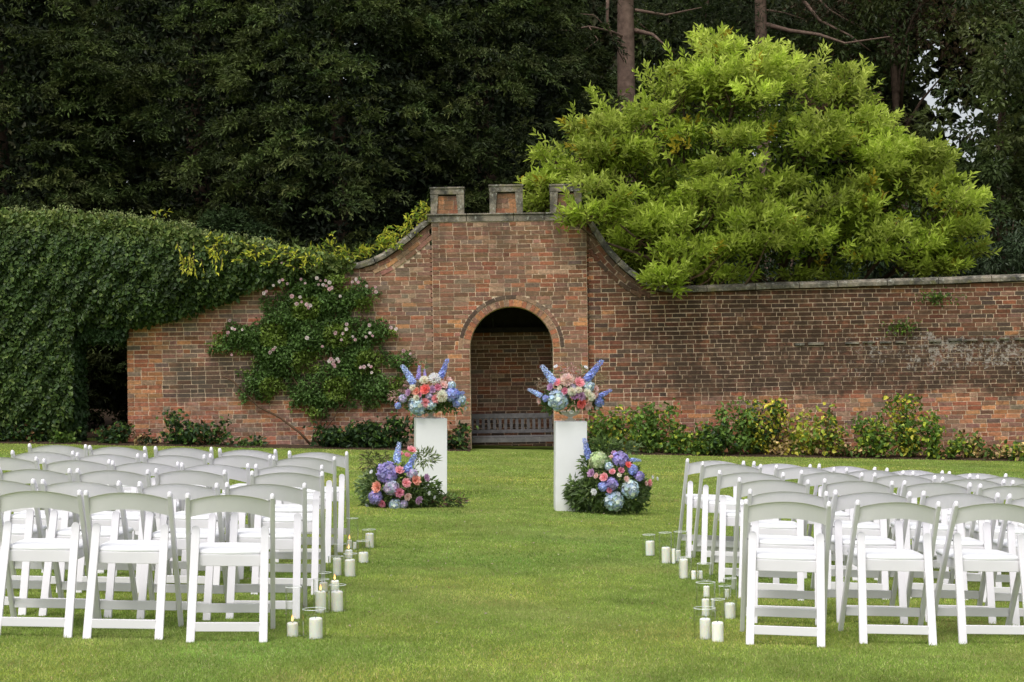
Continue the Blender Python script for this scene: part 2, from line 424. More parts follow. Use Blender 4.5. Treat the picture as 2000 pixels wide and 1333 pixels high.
# mown grass: real blades, dense close by and thinning with distance
_lat = rng.uniform(-1, 1, (256, 256))
def vnoise(x, y, sc):
    u, v = np.asarray(x) / sc + 1000.0, np.asarray(y) / sc + 1000.0; i, j = np.floor(u).astype(int), np.floor(v).astype(int); a, b = u - i, v - j
    a = a * a * (3 - 2 * a); b = b * b * (3 - 2 * b); L = lambda p, q: _lat[p % 256, q % 256]
    return (L(i, j) * (1 - a) + L(i + 1, j) * a) * (1 - b) + (L(i, j + 1) * (1 - a) + L(i + 1, j + 1) * a) * b
def blades(n, y0, y1, xm, h, w):
    y = rng.uniform(y0 ** 0.5, y1 ** 0.5, n) ** 2
    x = rng.uniform(-1, 1, n) * y * xm
    lean = rng.normal(size=(n, 2)) * 0.7
    hh = h * rng.uniform(0.5, 1.25, n)
    base = np.stack([x, y, g(x, y) - 0.004], 1)
    D = unit(np.stack([lean[:, 0], lean[:, 1], np.ones(n)], 1))
    side = unit(np.cross(D, np.stack([rng.normal(size=n) * .6, -np.ones(n), np.zeros(n)], 1)))
    W = (w * rng.uniform(0.7, 1.3, n))[:, None]
    V = np.stack([base - side * W / 2, base + side * W / 2, base + D * hh[:, None]], 1).reshape(-1, 3)
    F = np.arange(n * 3).reshape(-1, 3)
    # tufts and dry patches
    px = np.sin(x * 1.7 + np.sin(y * 1.1) * 2) * np.sin(y * 1.3 + x * .4 + 2) + 0.6 * np.sin(x * 4.3 + y * 3.1) * np.sin(y * 5.1 - x)
    t = tints(n, [(0.285, 0.385, 0.070), (0.37, 0.465, 0.105), (0.215, 0.31, 0.054), (0.52, 0.52, 0.21), (0.48, 0.39, 0.21)], 0.25, [.36, .32, .2, .08, .04])
    worn = np.clip(np.sin(x * 1.1 + 2 * np.sin(y * .7)) * np.sin(y * 1.9 + 1.5 * np.sin(x * 1.3)) - .35, 0, 1)[:, None] * rng.uniform(0, 1, (n, 1)) * 1.1; t = t * (1 - worn) + worn * np.array([.42, .41, .17])
    fine = vnoise(x, y * .7, .11) + .8 * vnoise(x + 7, y, .27); mid = vnoise(x, y, .75) + .6 * vnoise(x, y, 1.9)
    t = t * (1 + .22 * fine + .13 * mid)[:, None]; t[:, 0] *= 1 + .17 * mid
    dry = np.clip(vnoise(x + 31, y, .34) + .7 * vnoise(x, y + 9, 1.3) - .55, 0, 1)
    dry = dry + .75 * np.exp(-((y - 12.75 - .12 * np.sin(x * 1.3)) / .16) ** 2) * (np.abs(x) < 2.4) * np.clip(.55 + vnoise(x, y, .5), 0, 1)
    dry = np.clip(dry * 1.1, 0, .85)[:, None] * rng.uniform(.3, 1, (n, 1)); t = t * (1 - dry) + dry * np.array([.36, .29, .13])
    return V, F, np.repeat(t, 3, axis=0)
parts_ = [blades(230000, 7.4, 12.5, 0.34, 0.023, 0.0042), blades(170000, 12.5, 19, 0.33, 0.021, 0.007), blades(120000, 19, 29.1, 0.33, 0.023, 0.012)]
off = 0; Vs, Fs, Ts = [], [], []
for V, F, T in parts_:
    Vs.append(V); Fs.append(F + off); Ts.append(T); off += len(V)
gr = link('grass', mesh_np('grass', np.concatenate(Vs), np.concatenate(Fs), np.concatenate(Ts)), M['blade'], kind='stuff')
tag(gr, 'short mown green grass covering the lawn between the chairs and the wall', 'grass')
# small fallen petals and leaves on the grass
n = 260
x = rng.normal(0, 1.6, n); y = rng.uniform(9.5, 22, n)
P = np.stack([x, y, g(x, y) + 0.016], 1); D = np.stack([rng.normal(size=n), rng.normal(size=n), rng.normal(size=n) * .2], 1)
pl = link('fallen_petals', leaf_mesh('fallen_petals', P, D, 0.02, 0.012, tints(n, [(0.3, 0.22, 0.1), (0.5, 0.45, 0.35), (0.45, 0.35, 0.3)], .3)), M['petal'], kind='stuff')
tag(pl, 'scattered dry leaves and petals lying in the grass of the aisle', 'petals')

# ------------------------------------------------------------------ brick walls
C = {'pink': (0.28, 0.14, 0.10), 'brown': (0.215, 0.11, 0.068), 'red': (0.33, 0.125, 0.07), 'orange': (0.42, 0.19, 0.09),
     'dark': (0.10, 0.065, 0.05), 'grey': (0.20, 0.14, 0.105), 'tan': (0.33, 0.20, 0.13), 'deep': (0.19, 0.075, 0.045)}
CN = list(C)
VARIANTS = {}
def brick_verts(w, h, d, jit=0.0):
    x, z = w / 2, h / 2
    V = np.array([(-x, 0, -z), (x, 0, -z), (x, 0, z), (-x, 0, z), (-x, d, -z), (x, d, -z), (x, d, z), (-x, d, z)], dtype=float)
    if jit: V[:4] += rng.uniform(-jit, jit, (4, 3)); V[:4, 1] += jit
    return V
BF = [(0, 1, 2, 3), (5, 4, 7, 6), (4, 0, 3, 7), (1, 5, 6, 2), (3, 2, 6, 7), (4, 5, 1, 0)]
def variant(cls):
    k = random.randrange(7)
    if (cls, k) not in VARIANTS:
        t = np.array(C[cls]) * (1 + rng.uniform(-.24, .22)) * (1 + rng.uniform(-.07, .07, 3))
        me = mesh_np('brick', brick_verts(0.225, 0.065, 0.1, 0.0018), BF, np.tile(t, (8, 1))); me.materials.append(M['brick'])
        VARIANTS[cls, k] = me
    return VARIANTS[cls, k]

GAUGE, JT = 0.0745, 0.0125
def lay(z0, z1, intervals, clsfn, yf):
    """courses of bricks: list of (cx, cz, w, h, class, y of face)"""
    out = []; k = 0; z = z0
    while z < z1 - 0.03:
        zc = z + GAUGE / 2
        for a, b in intervals(zc):
            x = a + JT / 2 - (0 if k % 2 else 0)
            first = True
            while x < b - 0.03:
                r_ = random.random()
                w = 0.228 + random.uniform(-.01, .012) if r_ < 0.74 else 0.108
                if first and k % 2: w = 0.108
                first = False
                if x + w > b - 0.06: w = b - x - JT / 2
                if w < 0.02: break
                wob = 0.004 * math.sin(x * 2.1 + zc * 3)
                out.append([x + w / 2, zc + wob, w, GAUGE - JT + random.uniform(-.003, .002), clsfn(x + w / 2, zc), yf - random.uniform(0, 0.004) + 0.003])
                x += w + JT
        z += GAUGE; k += 1
    return out

def emit_bricks(lst, parent, limit=300, want=lambda b: True, sizes=None):
    cand = [b for b in lst if b[2] > 0.2 and b[2] < 0.26 and want(b)]
    random.shuffle(cand); cand.sort(key=lambda b: -b[2] // 0.03); pick = cand[:limit]; ids = set(id(b) for b in pick)
    for b in pick:
        o = bpy.data.objects.new('brick', variant(b[4])); COL.objects.link(o); o.parent = parent
        o.location = (b[0], b[5], b[1]); o.scale = (b[2] / 0.225, 1, b[3] / 0.065)
        o.rotation_euler = (0, random.uniform(-.006, .006), 0)
    rest = [b for b in lst if id(b) not in ids]
    joined_bricks([(brick_verts(b[2], b[3], b[6] if len(b) > 6 else 0.1, 0.0018) + np.array([b[0], b[5], b[1]]), b[4]) for b in rest], parent)

def joined_bricks(vs, parent, name='brickwork'):
    if not vs: return
    n = len(vs); V = np.concatenate([v for v, _ in vs])
    F = (np.arange(n)[:, None, None] * 8 + np.array(BF)[None]).reshape(-1, 4)
    T = np.concatenate([np.tile(np.array(C[c]) * (1 + rng.uniform(-.24, .22)) * (1 + rng.uniform(-.07, .07, 3)), (8, 1)) for _, c in vs])
    o = link(name, mesh_np(name, V, F, T), M['brick'], parent, 'stuff')
    return o

def slab(outline, y0, y1, name, mat, parent):
    """solid plate with the given X-Z outline between y0 and y1"""
    n = len(outline)
    V = [(x, y0, z) for x, z in outline] + [(x, y1, z) for x, z in outline]
    F = [tuple(range(n)), tuple(reversed(range(n, 2 * n)))] + [(i, i + n, (i + 1) % n + n, (i + 1) % n) for i in range(n)]
    me = bpy.data.meshes.new(name); me.from_pydata(V, [], F); me.update()
    return link(name, me, mat, parent)

YW, YC = 29.75, 29.62       # face of the wings, face of the centre piece
def pxz(px, py, Y=YW): p = at(px, py, Y); return (p.x, p.z)
def interp(pts):
    pts = sorted(pts); a = [p[0] for p in pts]; b = [p[1] for p in pts]
    return lambda x: float(np.interp(x, a, b))

def pick_cls(w):
    ks, ps = zip(*w.items()); return random.choices(ks, ps)[0]

# ---- left wing
LT = [pxz(*p) for p in ((0, 522), (250, 522), (600, 528), (660, 526), (700, 523), (725, 516), (750, 504), (775, 487), (800, 468), (820, 450), (838, 435))]
ltop = interp(LT)
XL0, XL1, XC0, XC1 = pxz(248, 740)[0], -1.335, -1.335, 1.285
lw = thing('brick_garden_wall', 'weathered brick garden wall left of the arch, its top sweeping up, half under ivy', 'wall')
def cls_left(x, z):
    if x < XL0 + 0.6: return pick_cls({'orange': 3.5, 'red': 3, 'pink': 1.5, 'tan': 1, 'grey': 1} if z > 1.1 else {'red': 5, 'orange': 2, 'pink': 1})
    if z < 1.15: return pick_cls({'red': 3.2, 'orange': 1.4, 'pink': 3, 'grey': 1, 'brown': 1})
    if z < 1.8: return pick_cls({'pink': 2, 'grey': 2.5, 'brown': 3, 'dark': 1, 'red': .4})
    return pick_cls({'pink': 5, 'brown': 3, 'grey': 2.4, 'red': .8, 'orange': .35, 'tan': .6})
def iv_left(z):
    if z > 3.05:
        xs_ = np.linspace(XL0, XL1, 200); ok = np.array([ltop(q) - 0.30 * (q > -2.6) - 0.05 > z for q in xs_])
        if not ok.any(): return []
        return [(xs_[np.argmax(ok)], XL1)]
    return [(XL0, XL1)]
bl = lay(float(g(-4, YW)) - 0.12, 4.1, iv_left, cls_left, YW)
gz = lambda x: float(g(x, YW))
def ring_wall(top, xa, xb, n, cls, yf, courses=3, off0=0.03):
    """bricks laid along a swept coping"""
    out = []; pts = []
    X_ = np.linspace(xa, xb, 400); Z_ = np.array([top(q) for q in X_]); s = np.concatenate([[0], np.cumsum(np.hypot(np.diff(X_), np.diff(Z_)))])
    for c in range(courses):
        t = 0.06 + 0.1 * c
        while t < s[-1] - 0.05:
            q = np.interp(t, s, X_); i = min(np.searchsorted(s, t), 398); a = math.atan2(Z_[i + 1] - Z_[i], X_[i + 1] - X_[i])
            zc = top(q)
            nxn, nzn = math.sin(a), -math.cos(a); d = off0 + 0.035 + c * 0.078
            V = brick_verts(0.215, 0.066, 0.11, 0.002); ca, sa = math.cos(a), math.sin(a)
            V = np.stack([V[:, 0] * ca - V[:, 2] * sa, V[:, 1], V[:, 0] * sa + V[:, 2] * ca], 1) + np.array([q + nxn * d, yf - 0.012, zc + nzn * d])
            out.append((V, pick_cls(cls))); t += 0.226
    return out
emit_bricks([b for b in bl], lw, 300, lambda b: -6.6 < b[0] and (b[1] < 2.3 or b[0] > -3) and b[1] > 0.5)
joined_bricks(ring_wall(ltop, -2.45, XL1 - 0.02, 8, {'pink': 3, 'orange': 1, 'tan': 2, 'brown': 1}, YW), lw)
out = [(XL0 + .01, gz(XL0) - .4), (XL1, gz(XL1) - .4)] + [(x, z - 0.04) for x, z in reversed(LT) if x > XL0] + [(XL0 + .01, ltop(XL0) - 0.04)]
slab(out, YW + 0.0105, YW + 0.36, 'mortar_core', M['mortar'], lw)

def coping(top, xa, xb, step, thick, y0, y1, parent, lift=0.0):
    X_ = np.linspace(xa, xb, 600); Z_ = np.array([top(q) for q in X_]); s = np.concatenate([[0], np.cumsum(np.hypot(np.diff(X_), np.diff(Z_)))])
    t = 0.0; k = 0
    while t < s[-1] - 0.05:
        L = step * random.uniform(.8, 1.2); t2 = min(t + L - 0.012, s[-1]); mb = MB(); prof = []
        for q in np.linspace(t, t2, 5):
            x_ = np.interp(q, s, X_); i = min(np.searchsorted(s, q), 598); a = math.atan2(Z_[i + 1] - Z_[i], X_[i + 1] - X_[i]); z_ = top(x_) + lift
            n_ = (-math.sin(a), math.cos(a)); j = random.uniform(-.004, .004)
            prof.append([(x_ + n_[0] * h, y, z_ + n_[1] * h + j) for y, h in ((y0, -0.02), (y0 - .005, thick * .5), (y0 + .04, thick), ((y0 + y1) / 2, thick * 1.25), (y1, thick * .6), (y1, -0.02))])
        V = [p for ring in prof for p in ring]; m_ = 6
        F = [(i * m_ + j, i * m_ + (j + 1) % m_, (i + 1) * m_ + (j + 1) % m_, (i + 1) * m_ + j) for i in range(4) for j in range(m_)]
        F += [tuple(reversed(range(m_))), tuple(4 * m_ + j for j in range(m_))]
        mb.add(V, F); mb.build('coping_stone', M['stone'], parent, bevel=0.006); t += L; k += 1
coping(ltop, XL0, XL1 - 0.03, 0.62, 0.085, YW - 0.07, YW + 0.43, lw)

# part of the wall beyond the gateway, wrapped in ivy
xg = pxz(146, 740)[0]
lw2 = thing('brick_garden_wall', 'far left end of the brick wall beyond the dark gateway, buried in ivy', 'wall')
slab([(-14, 0.0), (xg - .12, 0.0), (xg - .12, 2.3), (XL0, 2.3), (XL0, 3.25), (-14, 3.25)], YW + 0.06, YW + 0.36, 'mortar_core', M['mortar'], lw2)
b2 = lay(0.2, 3.2, lambda z: [(-13.9, xg - .14)] if z < 2.3 else [(-13.9, XL0 - 0.02)], lambda x, z: pick_cls({'brown': 2, 'pink': 2, 'grey': 1}), YW + 0.055)
emit_bricks(b2, lw2, 0)

# ---- right wing
RT = [pxz(*p) for p in ((1150, 437), (1160, 455), (1175, 478), (1190, 497), (1210, 518), (1232, 537), (1255, 552), (1275, 564), (1300, 570), (1330, 570), (1500, 563), (1700, 557), (1850, 552), (2000, 546), (2300, 540), (2600, 536))]
rtop = interp(RT); XR1 = 13.0
rw = thing('brick_garden_wall', 'long brick garden wall right of the arch, sooty dark band and white lime patches', 'wall')
def cls_right(x, z):
    if z < 1.0 + 0.03 * (x - 4): return pick_cls({'red': 3.2, 'orange': 2.6, 'tan': 1.2, 'pink': 2.2, 'grey': .7, 'brown': .8})
    if z < 1.9: return pick_cls({'brown': 3, 'deep': 3, 'dark': 2, 'pink': 1, 'red': .8})
    return pick_cls({'deep': 5, 'brown': 2.5, 'dark': 1.8, 'pink': .9, 'red': 1.1, 'orange': .4, 'grey': .3})
def iv_right(z):
    xs_ = np.linspace(XC1, XR1, 500); ok = np.array([rtop(q) - 0.28 * (q < 2.45) - 0.04 > z for q in xs_])
    if not ok.any(): return []
    i1 = len(ok) - 1 - np.argmax(ok[::-1]); i0 = np.argmax(ok)
    if z > 2.6 and not ok[260:].any(): i1 = np.argmax(~ok[i0:]) + i0 if (~ok[i0:]).any() else i1
    return [(xs_[i0], xs_[i1])]
br = lay(-0.45, 4.2, iv_right, cls_right, YW)
emit_bricks(br, rw, 300, lambda b: b[0] < 8.5 and b[1] > 1.0)
joined_bricks(ring_wall(rtop, XC1 + 0.04, 2.42, 8, {'brown': 3, 'deep': 2, 'tan': 1, 'dark': 1}, YW), rw)
out = [(XC1, -0.5), (XR1, -0.5)] + [(x, z - 0.04) for x, z in reversed(RT) if x < XR1]
slab(out, YW + 0.0105, YW + 0.36, 'mortar_core', M['mortar'], rw)
coping(rtop, XC1 + 0.04, 12.9, 0.8, 0.085, YW - 0.07, YW + 0.43, rw)
# weathered offset course, worn white, along the right wing
for k in range(26):
    x0 = 4.9 + k * 0.29 + random.uniform(-.03, .03)
    if random.random() < 0.3 and x0 < 7: continue
    mb = MB(); mb.box((x0, YW - 0.008, 1.905 + 0.012 * (x0 - 5) + random.uniform(-.008, .008)), (random.uniform(.16, .27), 0.05, random.uniform(.03, .05)))
    mb.build('ledge_stone', M['stone'], rw, bevel=0.008)

# ---- centre piece with the arched alcove
ZS, RA = 1.905, 0.705
cp = thing('arched_alcove', 'tall brick centrepiece with round arch and three stone-capped battlements on top', 'alcove')
zt = at(965, 432, YC).z; AX = at(999, 680, YC).x
def arc(r, n=22, a0=0, a1=math.pi): return [(AX + r * math.cos(t), ZS + r * math.sin(t)) for t in np.linspace(a0, a1, n)]
out = [(XC0, -.3), (AX - RA, -.3)] + list(reversed(arc(RA)))[0:] + [(AX + RA, -.3), (XC1, -.3), (XC1, zt), (XC0, zt)]
slab(out, YC + 0.0105, YC + 0.46, 'mortar_core', M['mortar'], cp)
RO = RA + 0.115 + 0.075
def iv_c(z):
    if z < ZS: return [(XC0, AX - RA), (AX + RA, XC1)]
    if z < ZS + RO:
        h = math.sqrt(max(RO ** 2 - (z - ZS) ** 2, 0)) + 0.004
        return [(XC0, AX - h), (AX + h, XC1)]
    return [(XC0, XC1)]
def cls_c(x, z):
    if z < 0.9: return pick_cls({'red': 2.2, 'orange': 1.8, 'pink': 3, 'tan': 2})
    if z < 2.4: return pick_cls({'red': 3, 'orange': 1.0, 'pink': 3, 'brown': 3, 'tan': 1, 'deep': .8})
    return pick_cls({'pink': 3.4, 'brown': 4, 'grey': 1.2, 'red': 1.6, 'tan': 1.4, 'deep': 1})
bc = lay(-0.05, zt - 0.02, iv_c, cls_c, YC)
emit_bricks(bc, cp, 300, lambda b: b[1] > 1.0)
ring = []
def rad_brick(r0, r1, a, wa, cls, depth=0.3, yf=YC - 0.006):
    w = (r0 + r1) / 2 * wa; V = brick_verts(w, r1 - r0, depth, 0.0012); rr = (r0 + r1) / 2; t = a - math.pi / 2
    ca, sa = math.cos(t), math.sin(t)
    V = np.stack([V[:, 0] * ca - V[:, 2] * sa, V[:, 1], V[:, 0] * sa + V[:, 2] * ca], 1) + np.array([AX + rr * math.cos(a), yf, ZS + rr * math.sin(a)])
    return V, cls
def ring_part(r0, r1, n, w, y):
    for k in range(n):
        a = math.pi * (k + .5) / n; V, c = rad_brick(r0, r1, a, math.pi / n - 0.011, pick_cls(w), 0.3, y)
        t = np.array(C[c]) * (1 + rng.uniform(-.2, .2))
        o = link('voussoir_brick', mesh_np('voussoir_brick', V, BF, np.tile(t, (8, 1))), M['brick'], cp)
ring_part(RA, RA + 0.112, 31, {'red': 2.4, 'tan': 2.4, 'orange': 2, 'pink': 2}, YC - 0.004)
ring_part(RA + 0.124, RA + 0.188, 15, {'tan': 2.5, 'pink': 1, 'grey': 1.2, 'dark': 3}, YC - 0.006)
# stone band and battlements
zb = at(960, 418, YC).z
def stones(x0, x1, widths, z0, z1, name, y0=YC - 0.05, y1=YC + 0.5):
    x_ = x0
    for w in widths:
        mb = MB(); mb.box(((x_ + x_ + w) / 2, (y0 + y1) / 2, (z0 + z1) / 2), (w - 0.008, y1 - y0, z1 - z0)); mb.build(name, M['stone'], cp, bevel=0.008); x_ += w
xb0, xb1 = XC0 - 0.07, XC1 + 0.06; tot = xb1 - xb0; ws = [.66, .80, .52, tot - 1.98]
stones(xb0, xb1, ws, zt - 0.01, zb - 0.025, 'band_stone', YC - 0.012)
stones(xb0 - .02, xb1 + .02, [.68, .80, .52, tot - 1.96], zb - 0.018, zb + 0.01, 'ledge_stone', YC - 0.035)
for (pa, pb, pt) in ((841, 906, 367), (956, 1021, 362), (1075, 1136, 361)):
    xa, xb = at(pa, 395, YC).x, at(pb, 395, YC).x; ztop = at((pa + pb) / 2, pt, YC).z; w = xb - xa; z0 = zb + 0.012; hh = ztop - z0
    me_ = MB(); me_.box(((xa + xb) / 2, YC + 0.22, z0 + (hh - .14) / 2), (w - .06, 0.36, hh - .14)); mer = me_.build('battlement', M['mortar'], cp)
    mb = MB(); mb.box(((xa + xb) / 2, YC + 0.22, ztop - 0.065), (w + 0.01, 0.46, 0.105)); mb.build('cap_stone', M['stone'], mer, bevel=0.01)
    mb = MB(); mb.box(((xa + xb) / 2, YC + 0.22, ztop - 0.005), (w + 0.035, 0.49, 0.03)); mb.build('cap_ledge', M['stone'], mer, bevel=0.008)
    for s in (-1, 1):   # splayed stone sides
        cx = (xa + xb) / 2; xo = cx + s * w / 2; mb = MB()
        V = [(xo, YC - .005, z0), (xo - s * .10, YC - .005, z0), (xo - s * .13, YC - .005, ztop - .12), (xo, YC - .005, ztop - .12)]
        V += [(x, YC + .42, z) for x, _, z in V]; mb.add(V, [(0, 1, 2, 3), (7, 6, 5, 4), (0, 4, 5, 1), (1, 5, 6, 2), (2, 6, 7, 3), (3, 7, 4, 0)]); mb.build('side_stone', M['stone'], mer)
    nr = 4; bh = (hh - .14) / nr
    for r_ in range(nr):
        hw = w / 2 - .105 - .006 * r_; xx = cx - hw
        while xx < cx + hw - 0.03:
            bw = min(random.choice((.11, .2, .16)), cx + hw - xx)
            V = brick_verts(bw - .008, bh - .009, 0.08, .001) + np.array([xx + bw / 2, YC + 0.03, z0 + bh * (r_ + .5)])
            link('brick', mesh_np('brick', V, BF, np.tile(np.array(C[random.choice(['orange', 'orange', 'tan', 'pink', 'red'])]) * random.uniform(.75, 1.15), (8, 1))), M['brick'], mer); xx += bw
# chamber behind the arch
YB = 31.3; fz = float(g(0, 30)) - 0.19
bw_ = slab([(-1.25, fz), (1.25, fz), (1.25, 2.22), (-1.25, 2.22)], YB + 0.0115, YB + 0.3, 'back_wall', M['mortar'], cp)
bb = lay(fz, 2.2, lambda z: [(-1.24, 1.24)], lambda x, z: pick_cls({'pink': 3, 'red': 2, 'brown': 3, 'grey': 1.5, 'tan': 1} if z > .8 else {'dark': 4, 'brown': 1, 'deep': 1}), YB)  # lowest courses in dark brick: shade behind the bench put into the colour
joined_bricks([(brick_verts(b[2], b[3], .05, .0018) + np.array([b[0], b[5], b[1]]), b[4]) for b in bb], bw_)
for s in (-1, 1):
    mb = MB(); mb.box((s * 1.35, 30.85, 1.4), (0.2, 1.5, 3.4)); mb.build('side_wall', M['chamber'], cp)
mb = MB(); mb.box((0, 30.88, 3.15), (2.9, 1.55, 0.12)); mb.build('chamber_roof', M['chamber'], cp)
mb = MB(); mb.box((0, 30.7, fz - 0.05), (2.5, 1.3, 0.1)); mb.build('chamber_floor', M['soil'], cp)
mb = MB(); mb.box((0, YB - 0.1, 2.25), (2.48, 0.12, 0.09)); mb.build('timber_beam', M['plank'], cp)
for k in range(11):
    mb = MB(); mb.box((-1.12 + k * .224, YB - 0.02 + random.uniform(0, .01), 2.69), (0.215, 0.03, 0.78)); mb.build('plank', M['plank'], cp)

# ------------------------------------------------------------------ bench in the alcove
YBn = 30.35
bn = thing('wooden_bench', 'weathered grey slatted wooden bench inside the brick arch', 'bench', (0, YBn, fz))
pl_, pr_ = at(905, 812, YBn).x, at(1092, 812, YBn).x
ztr = at(1000, 813, YBn).z - fz; zlr = at(1000, 843, YBn).z - fz; zse = at(1000, 852, YBn).z - fz
def bx(name, c, d, mat=M['bench'], bev=0.004):
    mb = MB(); mb.box(c, d); return mb.build(name, mat, bn, bevel=bev)
cxb = (pl_ + pr_) / 2; wb = pr_ - pl_
bx('top_rail', (cxb, 0.1, ztr), (wb, 0.04, 0.085)); bx('lower_rail', (cxb, 0.09, zlr), (wb, 0.035, 0.06))
for k in range(17):
    bx('slat', (cxb - wb / 2 + (k + .5) * wb / 17, 0.1, (ztr + zlr) / 2), (0.052, 0.018, ztr - zlr - 0.07), bev=0.002)
for k in range(4):
    bx('seat_slat', (cxb, 0.02 - 0.1 * k, zse), (wb, 0.085, 0.024), bev=0.003)
bx('seat_rail', (cxb, -0.34, zse - 0.055), (wb, 0.03, 0.08))
for s in (-1, 1):
    bx('leg', (cxb + s * (wb / 2 - 0.04), -0.33, zse / 2 - .02), (0.06, 0.06, zse)); bx('leg', (cxb + s * (wb / 2 - 0.04), 0.09, (zse) / 2 - .02), (0.06, 0.06, zse))
    bx('armrest', (cxb + s * (wb / 2 - 0.04), -0.12, zse + 0.2), (0.07, 0.5, 0.03))

# ------------------------------------------------------------------ background trees
def yew(name, label, X, Y, rad, ztop, dens=1.0, cols=None, arc_=130, group='dark yews behind the wall', size=0.85, mat='yew', up=0.25, z0=0.2, cat='tree', leafL=0.10, leafW=0.034, inner=True):
    t = thing(name, label, cat, (X, Y, float(g(X, Y)) - 0.1), 0, group)
    mb = MB(); hh = ztop * .92
    mb.tube([(0, 0, 0), (0.1, 0, hh * .35), (-.05, .1, hh * .7), (0, 0, hh)], [rad * .13, rad * .1, rad * .06, 0.03], 9); mb.build('trunk', M['bark'], t, True)
    arc_ = min(arc_, 98); ztop = min(ztop, 10.6)
    nb_ = int(dens * rad * (arc_ / 57.3 * 2) * ztop / (0.95 * size) ** 2 * 1.15); per = 12
    ba = rng.uniform(-arc_, arc_, nb_) / 57.3; bu = rng.uniform(0, 1, nb_)
    bz = z0 + (ztop - z0) * bu
    prof = np.clip(1.15 * np.sin(np.clip(bu, 0.0, 1) ** 0.8 * math.pi * 0.93 + 0.25), .08, 1) ** .6
    brd = rad * prof * (1 + 0.16 * np.sin(ba * 3 + bz * 1.3 + X) + rng.uniform(-.26, .16, nb_))
    bo = np.stack([np.sin(ba), -np.cos(ba), np.zeros(nb_)], 1); bs_ = size * rng.uniform(.6, 1.35, nb_)
    nc = nb_ * per; kb = np.repeat(np.arange(nb_), per); q = rng.normal(size=(nc, 3)); q = unit(q); q[:, 2] = np.abs(q[:, 2]) * 1.1 - .35
    rad3 = np.array([.85, .85, .42]) * bs_[kb][:, None]
    c = bo[kb] * brd[kb][:, None]; c[:, 2] = bz[kb]; c = c + q * rad3; c[:, 2] -= .30 * bs_[kb] * np.clip(np.einsum('ij,ij->i', q, bo[kb]), 0, 1) ** 2
    o = unit(q * np.array([1, 1, .6]) + bo[kb] * .7 + [0, 0, up * .5] + rng.normal(size=(nc, 3)) * .25)
    bt = rng.uniform(.6, 1.35, nb_)[kb] * (0.62 + .55 * np.clip(q[:, 2] + .35, 0, 1.2))  # boughs lightened on top, darkened below: daylight put into the leaf colour
    K, T = 7, 8
    sz = .62 * size * rng.uniform(.6, 1.25, nc)
    side = unit(np.cross(o, [0, 0, 1.0]))
    upv = np.cross(side, o)
    fan = rng.uniform(-1.1, 1.1, (nc, K)); el = rng.uniform(-.25, .45, (nc, K))
    dk = unit(o[:, None] * np.cos(fan)[..., None] + side[:, None] * np.sin(fan)[..., None] + upv[:, None] * el[..., None])
    tt = (np.arange(T) + rng.uniform(0, 1, (nc, K, T))) / T
    P = c[:, None, None] + (dk[:, :, None] * tt[..., None]) * (sz[:, None, None, None] * .62)
    P[..., 2] -= (tt ** 2) * (sz[:, None, None] * .28)
    P -= o[:, None, None] * (sz[:, None, None, None] * .25)
    D = dk[:, :, None] + rng.normal(size=(nc, K, T, 3)) * .55 + np.array([0, 0, -.35])
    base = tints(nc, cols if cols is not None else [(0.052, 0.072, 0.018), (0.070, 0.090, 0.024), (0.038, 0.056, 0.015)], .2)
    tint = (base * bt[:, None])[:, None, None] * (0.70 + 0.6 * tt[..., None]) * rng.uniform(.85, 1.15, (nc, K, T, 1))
    P = P.reshape(-1, 3); D = D.reshape(-1, 3); tint = tint.reshape(-1, 3); nl = len(P)
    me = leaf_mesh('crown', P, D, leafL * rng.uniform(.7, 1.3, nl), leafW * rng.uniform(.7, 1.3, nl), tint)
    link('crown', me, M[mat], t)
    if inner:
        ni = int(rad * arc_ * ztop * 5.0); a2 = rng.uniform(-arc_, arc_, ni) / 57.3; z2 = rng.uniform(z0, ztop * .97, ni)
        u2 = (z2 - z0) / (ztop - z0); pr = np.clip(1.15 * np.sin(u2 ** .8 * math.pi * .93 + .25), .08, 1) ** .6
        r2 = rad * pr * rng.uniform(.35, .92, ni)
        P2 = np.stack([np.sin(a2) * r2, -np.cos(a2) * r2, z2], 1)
        link('inner_foliage', leaf_mesh('inner_foliage', P2, rand_unit(ni) + [0, 0, -.3], .15, .08, tints(ni, [(0.014, 0.022, 0.008)], .2), nrm=unit(rng.normal(size=(ni, 3)) * .6 + [0, -1, 0])), M[mat], t)  # near-black tint: shade in the crown's gaps put into the leaf colour
    return t

YL = [(-14.5, 36.5, 2.9, 12.5, 'dark yew at the far left edge above the ivy-covered wall end'),
      (-10.3, 35.0, 2.5, 12.5, 'dark yew rising behind the gateway in the ivy'),
      (-6.6, 36.6, 2.8, 13.0, 'dark yew behind the ivy left of the climbing rose'),
      (-3.4, 34.8, 2.2, 11.5, 'dark yew directly behind the climbing rose wall'),
      (-0.5, 37.0, 2.7, 13.0, 'dark yew filling the gap above the first battlement from the left'),
      (0.7, 40.8, 1.8, 12.5, 'dark yew behind the bare-branched pine trunk, right of the battlements')]
for (X, Y, r_, zt_, lab) in YL:
    yew('yew_tree', lab, X, Y, r_, zt_)
for (X, Y, r_, zt_, lab) in [(-12.5, 33.2, 1.3, 4.6, 'low dark yew bush just behind the ivy at far left'), (-5.2, 33.0, 1.2, 4.3, 'low dark yew bush peeping over the middle of the ivy'), (-1.9, 33.0, 1.1, 4.0, 'low dark yew bush behind the sweep of the left wall')]:
    yew('yew_bush', lab, X, Y, r_, zt_, 1.1, size=.6, group='low yew bushes behind the wall', cat='bush', cols=[(0.035, 0.062, 0.02), (0.045, 0.075, 0.024)])
